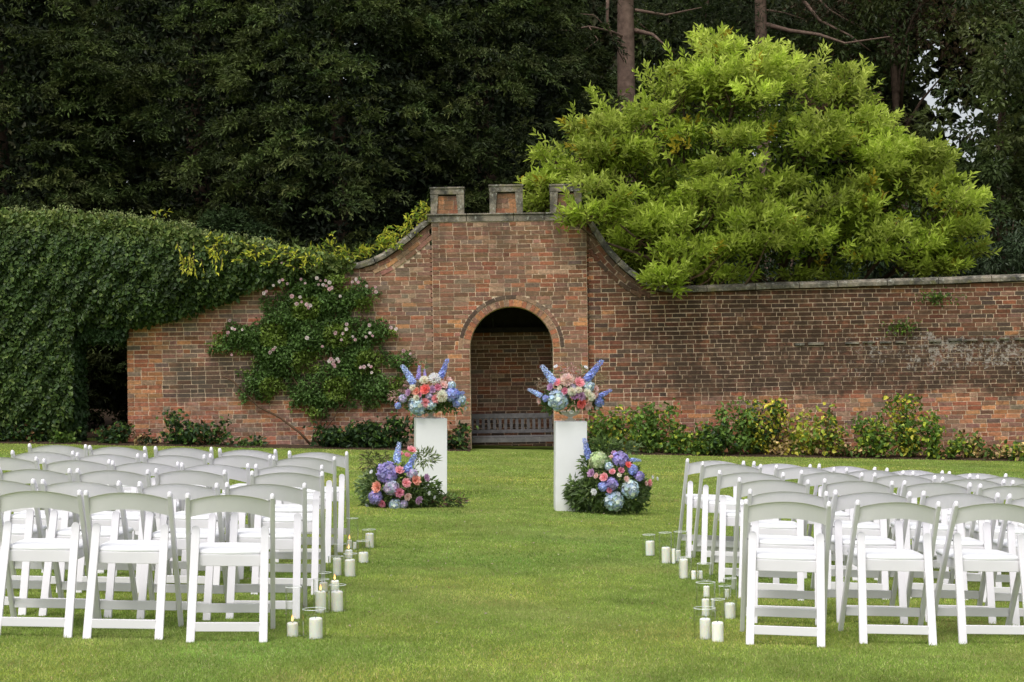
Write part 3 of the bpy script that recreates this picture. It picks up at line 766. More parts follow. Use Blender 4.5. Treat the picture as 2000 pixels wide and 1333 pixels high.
# far wood closing the view
n = 130000
xw = rng.uniform(-22, 24, n); zw = 0.2 + 15 * rng.uniform(0, 1, n) ** 1.3
yw = 47 + rng.uniform(0, 5, n) + 1.2 * np.sin(xw * 1.1) + 1.0 * np.sin(zw * .9 + xw)
gap = ((xw - 12.1) ** 2 / 1.0 + (zw - 9.3) ** 2 / 3.5 < 1) | ((xw - 7.3) ** 2 / .8 + (zw - 8.6) ** 2 / .9 < 1) | ((xw - 13.6) ** 2 / .5 + (zw - 8.2) ** 2 / 2.0 < 1)
keep = ~(gap & (rng.uniform(size=n) < 0.93))
P = np.stack([xw, yw, zw], 1)[keep]; n = len(P)
fw = link('far_wood', leaf_mesh('far_wood', P, rand_unit(n) + [0, 0, -.3], .48 * rng.uniform(.6, 1.2, n), .3, tints(n, [(0.022, 0.032, 0.012), (0.030, 0.042, 0.015), (0.034, 0.034, 0.014)], .25), nrm=unit(rng.normal(size=(n, 3)) * .5 + [0, -1, 0])), M['yew'], kind='stuff')
tag(fw, 'dark mass of distant woodland closing the view behind the trees', 'woodland')

# pines with bare lower limbs
def pine(label, px0, Y, w, lean, limbs):
    X = at(px0, 100, Y).x; t = thing('pine_tree', label, 'tree', (X, Y, float(g(X, Y)) - 0.2), 0, 'bare-stemmed pines behind the lime-green tree')
    mb = MB(); mb.tube([(lean * (z / 8 - 1), 0, z) for z in (0, 3, 6, 9, 12, 16)], [w * .62, w * .56, w * .52, w * .48, w * .4, w * .15], 12); mb.build('trunk', M['pine_bark'], t, True)
    for pts, r0 in limbs:
        P_ = [Vector(at(a, b, Y + dy)) - Vector(t.location) for a, b, dy in pts]
        mb = MB(); mb.tube(P_, [r0 * (1 - .75 * i / (len(P_) - 1)) for i in range(len(P_))], 6); mb.build('limb', M['pine_bark'], t, True)
    # needles high up and in drooping tufts
    nn = 16000; cc = 260
    cx = rng.normal(0, 2.2, cc); cy = rng.normal(0, 1.6, cc); cz = rng.uniform(9.6, 16, cc)
    k = rng.integers(0, cc, nn); P_ = np.stack([cx, cy, cz], 1)[k] + rng.normal(size=(nn, 3)) * [.34, .34, .16]
    link('needles', leaf_mesh('needles', P_, rand_unit(nn) + [0, 0, -.1], .16, .02, tints(nn, [(0.035, 0.05, 0.022), (0.05, 0.062, 0.028)], .2)), M['yew'], t)
    return t
pine('pine tree with thick reddish trunk and bare forked branch left of the lime-green crown', 1222, 38.6, .40, 0.05,
     [([(1225, 75, 0), (1190, 60, -.5), (1150, 52, -.8), (1110, 60, -1), (1080, 58, -1.2)], .035), ([(1187, -10, -.6), (1186, 40, -.6), (1195, 75, -.5), (1218, 120, -.2)], .04),
      ([(1190, 60, -.5), (1160, 30, -.8), (1110, 25, -1.1)], .02), ([(1240, 60, 0), (1275, 68, -.4), (1300, 90, -.8)], .06), ([(1150, 52, -.8), (1168, 78, -.9), (1140, 100, -.9)], .015),
      ([(1240, 20, 0), (1300, 30, .2), (1370, 15, .4)], .04)])
pine('pine tree with pinkish bare trunk right behind the crown of the lime-green tree', 1488, 41.5, .31, -0.05,
     [([(1495, 48, 0), (1540, 60, -.4), (1600, 68, -.8), (1650, 85, -1), (1738, 72, -1.2)], .06), ([(1560, -10, .3), (1600, 40, .2), (1660, 70, .0), (1700, 100, 0)], .05),
      ([(1580, -20, .5), (1620, 20, .5), (1690, 60, .4)], .04), ([(1495, 20, 0), (1530, 25, .2), (1570, 38, .2)], .03)])
# broadleaf trees and shrubs on the right
def broadleaf(name, label, X, Y, rad, z0, z1, n, cols, cat='tree', group='dark broadleaf trees on the right', L=.15, W=.075, trunk=.16, nb=60, mat='leaf'):
    t = thing(name, label, cat, (X, Y, float(g(X, Y)) - 0.1), 0, group)
    mb = MB(); zc = (z0 + z1) / 2
    mb.tube([(0, 0, 0), (.1, 0, z0 * .7 + .3), (-.1, .1, zc), (.1, 0, z1 * .92)], [trunk, trunk * .85, trunk * .5, .02], 8); mb.build('trunk', M['bark'], t, True)
    c = rand_unit(nb) * rng.uniform(.35, 1, (nb, 1)) * [rad, rad, (z1 - z0) / 2] + [0, 0, zc]
    for q in c[::6]:
        mb = MB(); s = np.array([0, 0, max(z0 * .5, q[2] - 1.6)]); mb.tube([s, (s + q) / 2 + [0, 0, .15], q], [trunk * .35, trunk * .22, .012], 5); mb.build('limb', M['bark'], t, True)
    rb = rng.uniform(.35, .75, nb) * rad * .42
    k = rng.integers(0, nb, n); dd = rand_unit(n); P = c[k] + dd * (rb[k] * rng.uniform(.5, 1.05, n) ** .5)[:, None] * [1, 1, .7]
    br_ = tints(nb, cols, .2)[k]
    D = dd + rng.normal(size=(n, 3)) * .6 + [0, 0, -.2]
    link('crown', leaf_mesh('crown', P, D, L * rng.uniform(.7, 1.3, n), W, br_ * rng.uniform(.8, 1.2, (n, 1))), M[mat], t)
    return t
DK = [(0.060, 0.088, 0.022), (0.085, 0.11, 0.028), (0.045, 0.068, 0.018)]
broadleaf('oak_tree', 'dark broadleaf tree between the two pine trunks, above the lime-green crown', 5.0, 44, 2.6, 4.5, 12.5, 15000, DK, nb=90)
broadleaf('oak_tree', 'dark tree with brownish leaf tips at top right, bare sky showing below it', 9.6, 43, 2.6, 6.6, 13, 15000, DK + [(0.09, 0.06, 0.03)], nb=80)
broadleaf('oak_tree', 'dark broadleaf tree at the right edge with sky glinting through it', 13.2, 41, 2.5, 4.4, 12.5, 17000, DK + [(0.07, 0.075, 0.025)], nb=95)
broadleaf('oak_tree', 'thin dark tree with forked trunk beside the bright gaps on the right', 10.9, 38.5, 1.7, 3.2, 9.6, 9000, DK, nb=60, trunk=.13)
for X, Y, r_, z1, lab in ((8.3, 36.5, 1.7, 5.2, 'glossy dark laurel behind the right edge of the lime-green crown'), (10.4, 35.0, 1.6, 5.0, 'glossy dark laurel above the coping right of the lime-green crown'),
                          (12.0, 35.5, 1.6, 5.3, 'glossy dark laurel at the right edge above the wall'), (6.0, 37.5, 2.2, 4.8, 'dark laurel hidden behind the middle of the lime-green crown')):
    broadleaf('laurel_shrub', lab, X, Y, r_, 0.4, z1, 13000, [(0.035, 0.058, 0.024), (0.05, 0.075, 0.032), (0.028, 0.045, 0.018)], 'shrub', 'laurels behind the right wall', .13, .05, .09, 110, 'ivy')

# ------------------------------------------------------------------ lime-green tree
lt = thing('lime_green_tree', 'big spreading tree with bright lime-green pointed leaves leaning over the right wall', 'tree', (4.3, 31.9, float(g(4.3, 31.9)) - .05))
LO = [((4.3, 32, 5.3), (2.75, 2.3, 2.0)), ((2.3, 31.8, 4.7), (1.65, 1.6, 1.35)), ((6.6, 32, 4.15), (1.75, 1.9, 1.25)), ((4.3, 31.2, 3.75), (3.3, 1.9, .75)), ((4.05, 32, 6.85), (1.05, 1.1, .75)),
      ((5.7, 32, 6.25), (1.0, 1.0, .85)), ((2.55, 31.8, 6.0), (1.05, 1.0, .8)), ((6.7, 32, 5.15), (1.15, 1.1, .75)), ((1.45, 29.35, 4.28), (.62, .35, .36)), ((2.65, 29.45, 3.05), (.34, .25, .22)), ((7.7, 31.7, 3.55), (.75, .9, .45)),
      ((1.25, 31.6, 5.4), (.7, .7, .6)), ((0.75, 31.5, 4.6), (.45, .5, .45)), ((3.1, 30.7, 3.75), (1.3, .9, .55)), ((8.25, 31.9, 4.35), (.32, .4, .32))]
base0 = Vector(lt.location)
shoots = []
tot_a = sum(r[0] * r[2] for _, r in LO)
def inside_other(p, c, f):
    return any(sum(((p[i] - c2[i]) / (r2[i] * f)) ** 2 for i in range(3)) < 1 for c2, r2 in LO if c2 is not c)
def low_bad(p): return p[2] < 3.05 and p[1] > 29.4
pads = []
for k_lo, (c, r) in enumerate(LO):
    wgt = (r[0] * r[2]) ** .92 / tot_a
    # leafy pads: flattened fans of shoots one above the other, shade between them
    for _ in range(int(330 * wgt) + (0 if k_lo < 8 else 3)):
        q = rand_unit(1)[0]
        if q[1] > .5: q[1] = -q[1]
        f = random.choice((.55, .8, .95, 1.0, 1.05)); pc = np.array(c) + q * np.array(r) * f
        if f > .9 and inside_other(pc, c, .72): continue
        if k_lo < 8 and math.sin(pc[0] * 2.3 + 1.5 * math.sin(pc[2] * 1.7)) * math.sin(pc[2] * 3.1 + 1.3 * math.sin(pc[0] * 1.3)) < -.42: continue
        rad = random.uniform(.22, .52) * (1 if k_lo < 8 else .5); oh = unit(np.array([q[0], q[1] * .8, 0.0]) + 1e-3); sd = np.array([-oh[1], oh[0], 0])
        tone = random.uniform(.5, 1.15); pads.append(pc)
        for _ in range(int(24 * rad / .45)):
            a = random.uniform(-math.pi, math.pi); rr_ = rad * math.sqrt(random.random())
            off_ = oh * math.cos(a) * rr_ * .9 + sd * math.sin(a) * rr_ * 1.25
            p = pc + off_ + np.array([0, 0, -.22 * (rr_ / rad) ** 2 * rad + random.uniform(-.05, .06)])
            if low_bad(p): continue
            shoots.append((p, unit(off_ / rad * .9 + q * .55 + [0, 0, .05]), tone))
    for _ in range(int(520 * wgt) + 8):
        q = rand_unit(1)[0]
        if q[1] > .45: continue
        p = np.array(c) + q * np.array(r) * random.uniform(.75, 1.03)
        if inside_other(p, c, .8) or low_bad(p): continue
        shoots.append((p, q, random.uniform(.6, 1.0)))
    for _ in range(int(150 * wgt) + 2):      # long young shoots breaking the outline
        q = unit(rng.normal(size=3) * [1, .35, 1])
        p = np.array(c) + q * np.array(r) * random.uniform(.95, 1.08)
        if q[2] < -.2 or inside_other(p, c, .95) or low_bad(p): continue
        shoots.append((p, q, 1.5))
limbs = []
for k, (c, r) in enumerate(LO):
    s = Vector((random.uniform(-.15, .15), 0, .1)); e = Vector(c) - base0
    m1 = Vector((e.x * .25 + random.uniform(-.3, .3), e.y * .3, e.z * .45)); m2 = Vector((e.x * .65, e.y * .7, e.z * .78 + .2))
    rr = .11 if k < 8 else .05
    mb = MB(); pts = [s, m1, m2, e]; mb.tube(pts, [rr, rr * .75, rr * .45, rr * .25], 7); mb.build('limb', M['bark'], lt, True)
    for a, b in ((s, m1), (m1, m2), (m2, e)):
        for u in np.linspace(0.2, 1, 4): limbs.append(a.lerp(b, u))
limb_a = np.array([tuple(q) for q in limbs])
for pc in pads[::7]:
    e = pc - np.array(base0); j = np.argmin(((limb_a - e * [.6, .6, .75]) ** 2).sum(1)); a = limb_a[j]; m1 = a + (e - a) * .35 + rng.normal(size=3) * .12; m2 = a + (e - a) * .7 + rng.normal(size=3) * .12
    mb = MB(); mb.tube([a, m1, m2, e, e + (e - a) * .12], [.035, .027, .018, .010, .004], 6); mb.build('branch', M['bark'], lt, True)
tw = MB(); LP, LD, LL, LW_, LTn = [], [], [], [], []
for i, (p, q, tone) in enumerate(shoots):
    pl2 = p - np.array(base0)
    d = unit(np.array([q[0] * .8, q[1] * .8, q[2] * .4 + .62]) + rng.normal(size=3) * .28)
    Ls = random.uniform(.22, .45) * (1.7 if random.random() < .16 else 1)
    if tone > 1.3: Ls = random.uniform(.55, .95); d = unit(d + np.array([0, 0, .5]))
    tip = pl2 + d * Ls * .4; root = pl2 - d * Ls * .6
    j = np.argmin(((limb_a - root) ** 2).sum(1))
    if i % 4 == 0 and np.linalg.norm(limb_a[j] - root) < 1.1:
        mid = (limb_a[j] + root) / 2 + [0, 0, -.12]
        tw.tube([limb_a[j], mid, root, tip], [.014, .010, .006, .003], 4)
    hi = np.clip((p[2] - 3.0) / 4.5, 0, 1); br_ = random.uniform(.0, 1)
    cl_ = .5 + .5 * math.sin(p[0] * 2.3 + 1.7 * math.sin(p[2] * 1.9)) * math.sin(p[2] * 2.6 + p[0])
    basec = np.array((0.37, 0.49, 0.05)) * (.62 + .3 * cl_) * (.45 + .6 * min(tone, 1.05)) + np.array((0.34, 0.32, 0.11)) * (.3 + .7 * hi) * br_  # highlights towards the crown top put into the leaf colour
    if random.random() < .025: basec = np.array((0.40, 0.33, 0.03))
    nl = 22 if tone > 1.3 else 12
    u = np.linspace(0.05, 1, nl) ** .8; az = np.arange(nl) * 2.4 + random.random() * 6
    s1 = unit(np.cross(d, [0.3, 0.2, 1.0])); s2 = np.cross(d, s1)
    rad = s1 * np.cos(az)[:, None] + s2 * np.sin(az)[:, None]
    LP.append(root + (tip - root) * u[:, None]); LD.append(d * (.35 + .7 * u[:, None]) + rad * (1.15 - .45 * u[:, None]) + np.array([0, 0, .15]) + rng.normal(size=(nl, 3)) * .12)
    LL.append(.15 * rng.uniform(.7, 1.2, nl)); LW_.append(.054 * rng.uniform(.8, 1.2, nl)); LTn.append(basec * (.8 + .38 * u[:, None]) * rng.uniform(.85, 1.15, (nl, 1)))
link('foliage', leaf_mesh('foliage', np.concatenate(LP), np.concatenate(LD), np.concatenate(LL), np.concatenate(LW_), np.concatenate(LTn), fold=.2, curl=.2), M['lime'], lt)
tw.build('twigs', M['twig'], lt, kind='stuff')
# leaves inside the crown, shade of the gaps put into their darker colour
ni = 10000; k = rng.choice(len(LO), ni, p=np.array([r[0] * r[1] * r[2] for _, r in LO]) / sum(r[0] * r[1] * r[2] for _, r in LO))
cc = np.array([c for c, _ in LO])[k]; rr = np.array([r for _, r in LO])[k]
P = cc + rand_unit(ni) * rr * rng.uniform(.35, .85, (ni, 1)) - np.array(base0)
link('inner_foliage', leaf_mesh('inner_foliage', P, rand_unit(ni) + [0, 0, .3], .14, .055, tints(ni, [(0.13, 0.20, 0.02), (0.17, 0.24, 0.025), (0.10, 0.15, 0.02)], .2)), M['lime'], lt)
mb = MB(); mb.tube([(0, 0, 0), (.02, 0, .8), (0, 0, 1.6)], [.2, .16, .12], 10); mb.build('trunk', M['bark'], lt, True)

# ------------------------------------------------------------------ ivy
iv = thing('ivy', 'thick dark green ivy cloaking the left end of the wall and framing the gateway', 'ivy', (-7.0, YW, 0.3))
top = interp([(-200, 405), (0, 412), (120, 414), (250, 424), (350, 440), (450, 462), (540, 478), (620, 492), (700, 512)])
bot = interp([(-200, 862), (0, 860), (140, 858), (142, 652), (170, 642), (250, 634), (300, 628), (365, 612), (400, 594), (462, 582), (480, 560), (560, 548), (590, 535), (700, 525)])
n = 62000; qx = rng.uniform(-190, 690, n * 2); qy = rng.uniform(405, 862, n * 2)
tv = np.array([top(a) + 8 for a in qx]) + rng.normal(size=n * 2) * 5; bv = np.array([bot(a) for a in qx]) + rng.normal(size=n * 2) * 5
m = (qy > tv) & (qy < bv); qx, qy, tv, bv = qx[m], qy[m], tv[m], bv[m]; n = len(qx)
edge = np.minimum(np.minimum(qy - tv, bv - qy), 60) / 60
lumps = .05 * np.sin(qx * .045 + np.sin(qy * .03) * 2) * np.sin(qy * .05 + qx * .02) + .04 * np.sin(qx * .13 + qy * .09) + rng.normal(size=n) * .02
dep = (.10 + .40 * np.clip(edge, 0, 1) ** .5 + lumps) * np.interp(qx, [0, 300, 600, 700], [1, 1, .5, .25])
inner = rng.uniform(size=n) < .3
dep = np.where(inner, dep * rng.uniform(.3, .8, n), dep + rng.normal(size=n) * .03)
pw = np.array([tuple(at(a, b, YW - .02 - max(d_, .01))) for a, b, d_ in zip(qx, qy, dep)])
Dn = rng.normal(size=(n, 3)) * .5 + [0, -.35, -.8]
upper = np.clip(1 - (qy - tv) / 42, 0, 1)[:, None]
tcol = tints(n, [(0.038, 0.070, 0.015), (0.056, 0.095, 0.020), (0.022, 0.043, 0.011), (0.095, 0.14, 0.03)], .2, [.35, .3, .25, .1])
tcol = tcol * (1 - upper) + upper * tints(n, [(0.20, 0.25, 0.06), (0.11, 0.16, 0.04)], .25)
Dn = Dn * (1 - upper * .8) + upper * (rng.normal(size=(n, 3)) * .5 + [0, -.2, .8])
pw -= np.array(iv.location)
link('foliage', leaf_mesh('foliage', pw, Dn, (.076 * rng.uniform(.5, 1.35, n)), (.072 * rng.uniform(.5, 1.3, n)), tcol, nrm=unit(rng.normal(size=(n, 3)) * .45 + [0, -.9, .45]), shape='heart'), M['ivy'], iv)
# jamb and soffit of the gateway, top of the hedge
n = 9000; a = rng.uniform(0, 1, n); xj = np.where(a < .5, xg + rng.normal(size=n) * .04, rng.uniform(xg, XL0, n)); zj = np.where(a < .5, rng.uniform(.4, 2.3, n), 2.25 + rng.normal(size=n) * .05)
P = np.stack([xj, rng.uniform(YW - .3, YW + .5, n), zj], 1) - np.array(iv.location)
link('gateway_leaves', leaf_mesh('gateway_leaves', P, rng.normal(size=(n, 3)) * .5 + [.2, -.2, -.8], .085, .08, tints(n, [(0.03, 0.06, 0.018)], .2)), M['ivy'], iv)
n = 14000; xt = rng.uniform(-14, -3.5, n); yt = rng.uniform(YW - .35, YW + .9, n)
zt_ = np.array([at(1000 + q / YW * F_PX, top(1000 + q / YW * F_PX), YW).z for q in xt]) + rng.normal(size=n) * .05 - .11
P = np.stack([xt, yt, zt_ - .08 + .04 * np.sin(xt * 5)], 1) - np.array(iv.location)
link('top_leaves', leaf_mesh('top_leaves', P, rng.normal(size=(n, 3)) * .5 + [0, -.1, .7], .08, .065, tints(n, [(0.17, 0.22, 0.055), (0.10, 0.15, 0.04)], .2), shape='heart'), M['ivy'], iv)
# flowering sprigs standing up along the top
sp = MB(); SP = []
for k in range(260):
    q = random.uniform(-11, -3.9); px = 1000 + q / YW * F_PX; z = at(px, top(px), YW).z - .10; h = random.uniform(.0, .15); y = YW + random.uniform(-.3, .5)
    sp.tube([(q, y, z - .25), (q + random.uniform(-.03, .03), y, z + h)], [.005, .003], 4)
    for _ in range(16): SP.append((q + random.gauss(0, .03), y + random.gauss(0, .03), z + h + random.gauss(0, .035)))
SP = np.array(SP) - np.array(iv.location); sp.v = [tuple(Vector(v) - Vector(iv.location)) for v in sp.v]
sp.build('sprig_stems', M['twig'], iv, kind='stuff')
link('flower_sprigs', leaf_mesh('flower_sprigs', SP, rand_unit(len(SP)) + [0, 0, .6], .045, .03, tints(len(SP), [(0.28, 0.32, 0.12), (0.17, 0.22, 0.07)], .2)), M['ivy'], iv)

# golden climber along the coping
gc = thing('golden_climber', 'yellow-green leafy climber trailing over the ivy and along the swept coping', 'climber', (-3.5, YW, 3.3))
GP, GD, GL, GT = [], [], [], []
stems = MB(); gl0 = Vector(gc.location)
def spray(px, py, ang, L, dy, nl=13, yellow=.6, droop=.3):
    p0 = np.array(at(px, py, YW - dy)); d = np.array([math.cos(ang), random.uniform(-.5, .2), math.sin(ang)])
    pts = []
    for u in np.linspace(0, 1, 5): pts.append(Vector(p0 + d * L * u + np.array([0, 0, -droop * L * u * u])) - gl0)
    stems.tube(pts, [.006, .005, .004, .003, .002], 4)
    for u in np.linspace(.1, 1, nl):
        q = p0 + d * L * u + np.array([0, 0, -droop * L * u * u]) - np.array(gl0)
        GP.append(q); GD.append(d * .6 + rng.normal(size=3) * .55 + np.array([0, -.2, -.35])); GL.append(random.uniform(.06, .13))
        GT.append(np.array((0.60, 0.60, 0.07) if random.random() < yellow else (0.22, 0.32, 0.04)) * random.uniform(.75, 1.2))
for k in range(120):
    px = random.uniform(545, 832); base_y = float(np.interp(px, [545, 600, 660, 700, 750, 800, 835], [515, 518, 516, 508, 492, 458, 425]))
    spray(px, base_y - random.uniform(0, 12), random.uniform(.2, 2.9), random.uniform(.12, .34), random.uniform(-.35, .05), 10, .5)
for k in range(34):
    px = random.uniform(400, 620); spray(px, float(np.interp(px, [400, 500, 620], [478, 492, 512])) + random.uniform(-12, 22), random.uniform(.0, 3.1), random.uniform(.1, .25), .45, 7, .65)
for k in range(17):
    px = random.uniform(345, 440); spray(px, random.uniform(470, 515), random.uniform(-1.8, -1.1), random.uniform(.12, .28), .55, 7, .9, .2)
spray(303, 428, 1.3, .2, .3, 7, .9); spray(318, 425, 1.0, .2, .3, 6, .9)
for a, b in ((715, 492), (730, 478), (745, 470), (640, 500), (655, 482), (655, 492)): spray(a, b, random.uniform(.6, 2.4), .35, -.1, 12, .5)
n = len(GP)
link('foliage', leaf_mesh('foliage', np.array(GP), np.array(GD), np.array(GL), .034, np.array(GT), fold=.15), M['lime'], gc); stems.build('stems', M['twig'], gc, kind='stuff')

# ------------------------------------------------------------------ climbing rose
cr = thing('climbing_rose', 'climbing rose with pale pink blossom spread across the left brick wall', 'rose bush', (at(600, 870, YW - .15).x, YW - .15, float(g(-3.4, YW))))
crl = Vector(cr.location)
def wp(px, py, dy): return Vector(at(px, py, YW - dy)) - crl
for pts, r0 in (([(606, 868, .12), (585, 845, .12), (545, 815, .1), (505, 795, .09), (480, 770, .09), (455, 745, .08), (435, 735, .07)], .024), ([(612, 868, .12), (625, 830, .12), (640, 780, .12), (650, 720, .12), (640, 640, .12)], .018),
                ([(608, 868, .14), (620, 830, .12), (612, 800, .1), (560, 720, .1), (500, 660, .1)], .014), ([(615, 868, .1), (650, 820, .1), (700, 740, .12), (745, 690, .1)], .014), ([(640, 700, .12), (600, 620, .1), (590, 560, .1)], .012), ([(650, 720, .12), (700, 640, .1), (720, 580, .1)], .01)):
    mb = MB(); mb.tube([wp(*p) for p in pts], [r0 * (1 - .5 * i / len(pts)) for i in range(len(pts))], 6); mb.build('stem', M['twig'], cr, True)
blobs = [(625, 590, 75, 42), (560, 620, 55, 40), (650, 650, 80, 50), (510, 665, 55, 32), (470, 655, 45, 22), (430, 678, 24, 12), (555, 700, 55, 45), (510, 750, 40, 32), (600, 770, 40, 28), (670, 735, 60, 48), (730, 650, 40, 22), (740, 760, 55, 32),
         (780, 705, 28, 16), (700, 700, 50, 35), (600, 560, 45, 18), (700, 580, 35, 28), (530, 690, 40, 40), (620, 805, 22, 12), (640, 780, 50, 20), (590, 660, 50, 40), (476, 778, 7, 10), (655, 545, 25, 12), (560, 540, 22, 14)]
PX, PY, DY = [], [], []
for bx_, by_, ra, rb in blobs:
    m = int(ra * rb * .72); a = rng.uniform(0, 2 * math.pi, m); r_ = rng.uniform(0, 1, m) ** .6 * (1 + .26 * np.sin(a * 5 + bx_))
    PX += list(bx_ + ra * r_ * np.cos(a) + rng.normal(size=m) * 3); PY += list(by_ + rb * r_ * np.sin(a) + rng.normal(size=m) * 3); DY += list(.05 + rng.uniform(0, .26, m) * (1.1 - r_))
P = np.array([tuple(wp(a, b, c)) for a, b, c in zip(PX, PY, DY)]); n = len(P)
ct = 1.4 * np.array([(0.07 + 0.05 * (math.sin(a * .05) * math.sin(b * .06) > .2), 0.125 + .05 * (math.sin(a * .05) * math.sin(b * .06) > .2), .03) for a, b in zip(PX, PY)])
link('foliage', leaf_mesh('foliage', P, rng.normal(size=(n, 3)) * .7 + [0, -.4, -.2], .062 * rng.uniform(.6, 1.3, n), .036, ct * rng.uniform(.6, 1.3, (n, 1)), shape='heart'), M['leaf'], cr)

def petal_ball(name, r, rings, col, cup=.5, var=.1, open_=1.0):
    """rose-like flower: rings of cupped petals facing -Y (towards the viewer side), centre at origin"""
    P, D, L, W, T, N = [], [], [], [], [], []
    for k, (m, rad, tilt) in enumerate(rings):
        for j in range(m):
            a = 2 * math.pi * (j + .5 * (k % 2)) / m + random.uniform(-.1, .1)
            o = np.array([math.cos(a), 0, math.sin(a)])
            d = o * math.cos(tilt) + np.array([0, -1, 0]) * math.sin(tilt)
            P.append(o * rad * r * .12 + np.array([0, r * .15, 0])); D.append(d); L.append(rad * r); W.append(rad * r * 1.25)
            T.append(np.array(col) * random.uniform(1 - var, 1 + var) * (1 - .12 * (len(rings) - 1 - k) * 0 + .0)); N.append(np.cross(np.cross(d, [0, -1, 0]), d) + 1e-3)
    return leaf_mesh(name, np.array(P), np.array(D), np.array(L), np.array(W), np.array(T), fold=-.15, nrm=np.array(N), curl=-.2, shape='heart')
ROSE = [(7, 1.0, .25), (6, .85, .6), (5, .66, .95), (4, .45, 1.2), (3, .3, 1.4)]
bm_ = [petal_ball('blossom', .045, ROSE[:4], c) for c in ((0.80, 0.64, 0.66), (0.84, 0.76, 0.75), (0.78, 0.55, 0.59))]
for b_ in bm_: b_.materials.append(M['petal'])
bl_pts = [(448, 628), (452, 640), (445, 650), (458, 645), (475, 643), (452, 695), (550, 512), (545, 552), (552, 548), (560, 553), (535, 556), (588, 548), (598, 552), (620, 545), (626, 550), (635, 548), (642, 553), (638, 560), (648, 562), (630, 558), (645, 565), (622, 556),
          (695, 545), (700, 550), (688, 550), (716, 560), (735, 562), (736, 570), (664, 580), (590, 590), (598, 594), (608, 596), (604, 600), (580, 592), (585, 582), (570, 578), (720, 635), (722, 650), (726, 658), (716, 660), (690, 658), (694, 662), (668, 650), (675, 645), (655, 650),
          (668, 664), (600, 660), (532, 682), (526, 688), (536, 678), (645, 700), (652, 704), (658, 700), (650, 710), (660, 708), (642, 706), (655, 714), (710, 716), (720, 714), (726, 718), (706, 720), (724, 728), (790, 686), (800, 690), (515, 575), (520, 570), (762, 640), (775, 645), (628, 675), (676, 635)]
for k, (a, b) in enumerate(bl_pts):
    o = link('blossom', bm_[k % 3], None, cr); o.location = wp(a + random.uniform(-2, 2), b + random.uniform(-2, 2), .32); s = random.uniform(.5, .85); o.scale = (s, s, s); o.rotation_euler = (random.uniform(-.6, .3), random.uniform(0, 6), random.uniform(-.5, .5))

# ------------------------------------------------------------------ plants in the border
def border_plant(name, label, cat, px, py_top, wpx, Y, cols, group, n=900, L=.084, W=.058, weights=None, stems_=7, dead=0.0):
    X = at(px, 850, Y).x; z0 = float(g(X, Y)) + .02; zt2 = at(px, py_top, Y).z; h = zt2 - z0; w = wpx / F_PX * Y
    t = thing(name, label, cat, (X, Y, z0), 0, group); mb = MB(); tips = []
    for k in range(stems_):
        a = random.uniform(-1, 1); hk = h * (1 - .25 * abs(a) ** 1.5) * random.choice((random.uniform(.3, .7), random.uniform(.7, 1.05))); xk = a * w * .58; yk = random.uniform(-.22, .15)
        mb = MB(); mb.tube([(xk * .3, yk * .3, 0), (xk * .7, yk * .8, hk * .5), (xk, yk, hk * .93)], [.008, .006, .003], 4); mb.build('stem', M['twig'], t); tips.append((xk, yk, hk))
    n = int(n * .78); tp = np.array(tips); k = rng.integers(0, len(tp), n); u = rng.uniform(0.05, 1, n) ** .8
    P = np.stack([tp[k, 0] * (.3 + .7 * u), tp[k, 1] * u, tp[k, 2] * u], 1) + rng.normal(size=(n, 3)) * np.array([w * .05 + .04, .07, .04])
    P[:, 2] = np.maximum(P[:, 2], .02)
    tt = tints(n, cols, .25, weights)
    link('foliage', leaf_mesh('foliage', P, rng.normal(size=(n, 3)) * .7 + [0, -.4, -.1], L * rng.uniform(.6, 1.3, n), W * rng.uniform(.7, 1.2, n), tt, shape='heart'), M['leaf'], t)
    return t
GRN = (0.10, 0.18, 0.035); GR2 = (0.16, 0.26, 0.045); YEL = (0.62, 0.56, 0.07); YG = (0.40, 0.47, 0.055); BUF = (0.60, 0.44, 0.20); DGR = (0.032, 0.065, 0.022); BRN = (0.16, 0.09, 0.04)
GL_, GR_ = 'shrubs along the foot of the left wall', 'leafy plants along the foot of the right wall'
for (px, pt, w, lab, cols, wt, n) in [
    (40, 822, 95, 'low dark rose shrub under the ivy at the far left', [DGR, GRN, BRN], [.6, .3, .1], 800),
    (125, 838, 50, 'small green shrub at the foot of the ivy left of the gateway', [GRN, GR2], [.6, .4], 350),
    (222, 822, 60, 'small shrub standing in front of the dark gateway', [DGR, GRN, BRN], [.5, .35, .15], 600),
    (290, 846, 45, 'sparse stunted shrub at the brick pier beside the gateway', [DGR, BRN, BUF], [.5, .3, .2], 140),
    (345, 803, 75, 'dark rose bush against the red bricks right of the gateway', [DGR, GRN], [.7, .3], 620),
    (410, 812, 80, 'dark rose bush second right of the gateway pier', [DGR, GRN, BRN], [.6, .3, .1], 620),
    (495, 852, 50, 'tiny plant at the wall foot left of the rose stems', [GRN, DGR], [.5, .5], 160),
    (645, 828, 70, 'dark shrub around the base of the climbing rose stems', [DGR, GRN], [.7, .3], 700),
    (700, 826, 90, 'dark green shrub between the rose stems and the left plinth', [DGR, GRN], [.75, .25], 1100),
    (765, 806, 90, 'tall dark green shrub just left of the left white plinth', [DGR, GRN], [.75, .25], 1400),
    (893, 832, 50, 'small dark shrub between the left plinth and the arch', [DGR, GRN, BRN], [.6, .25, .15], 560)]:
    border_plant('shrub', lab, 'shrub', px, pt, w, 29.35, cols, GL_, n, weights=wt, stems_=9)
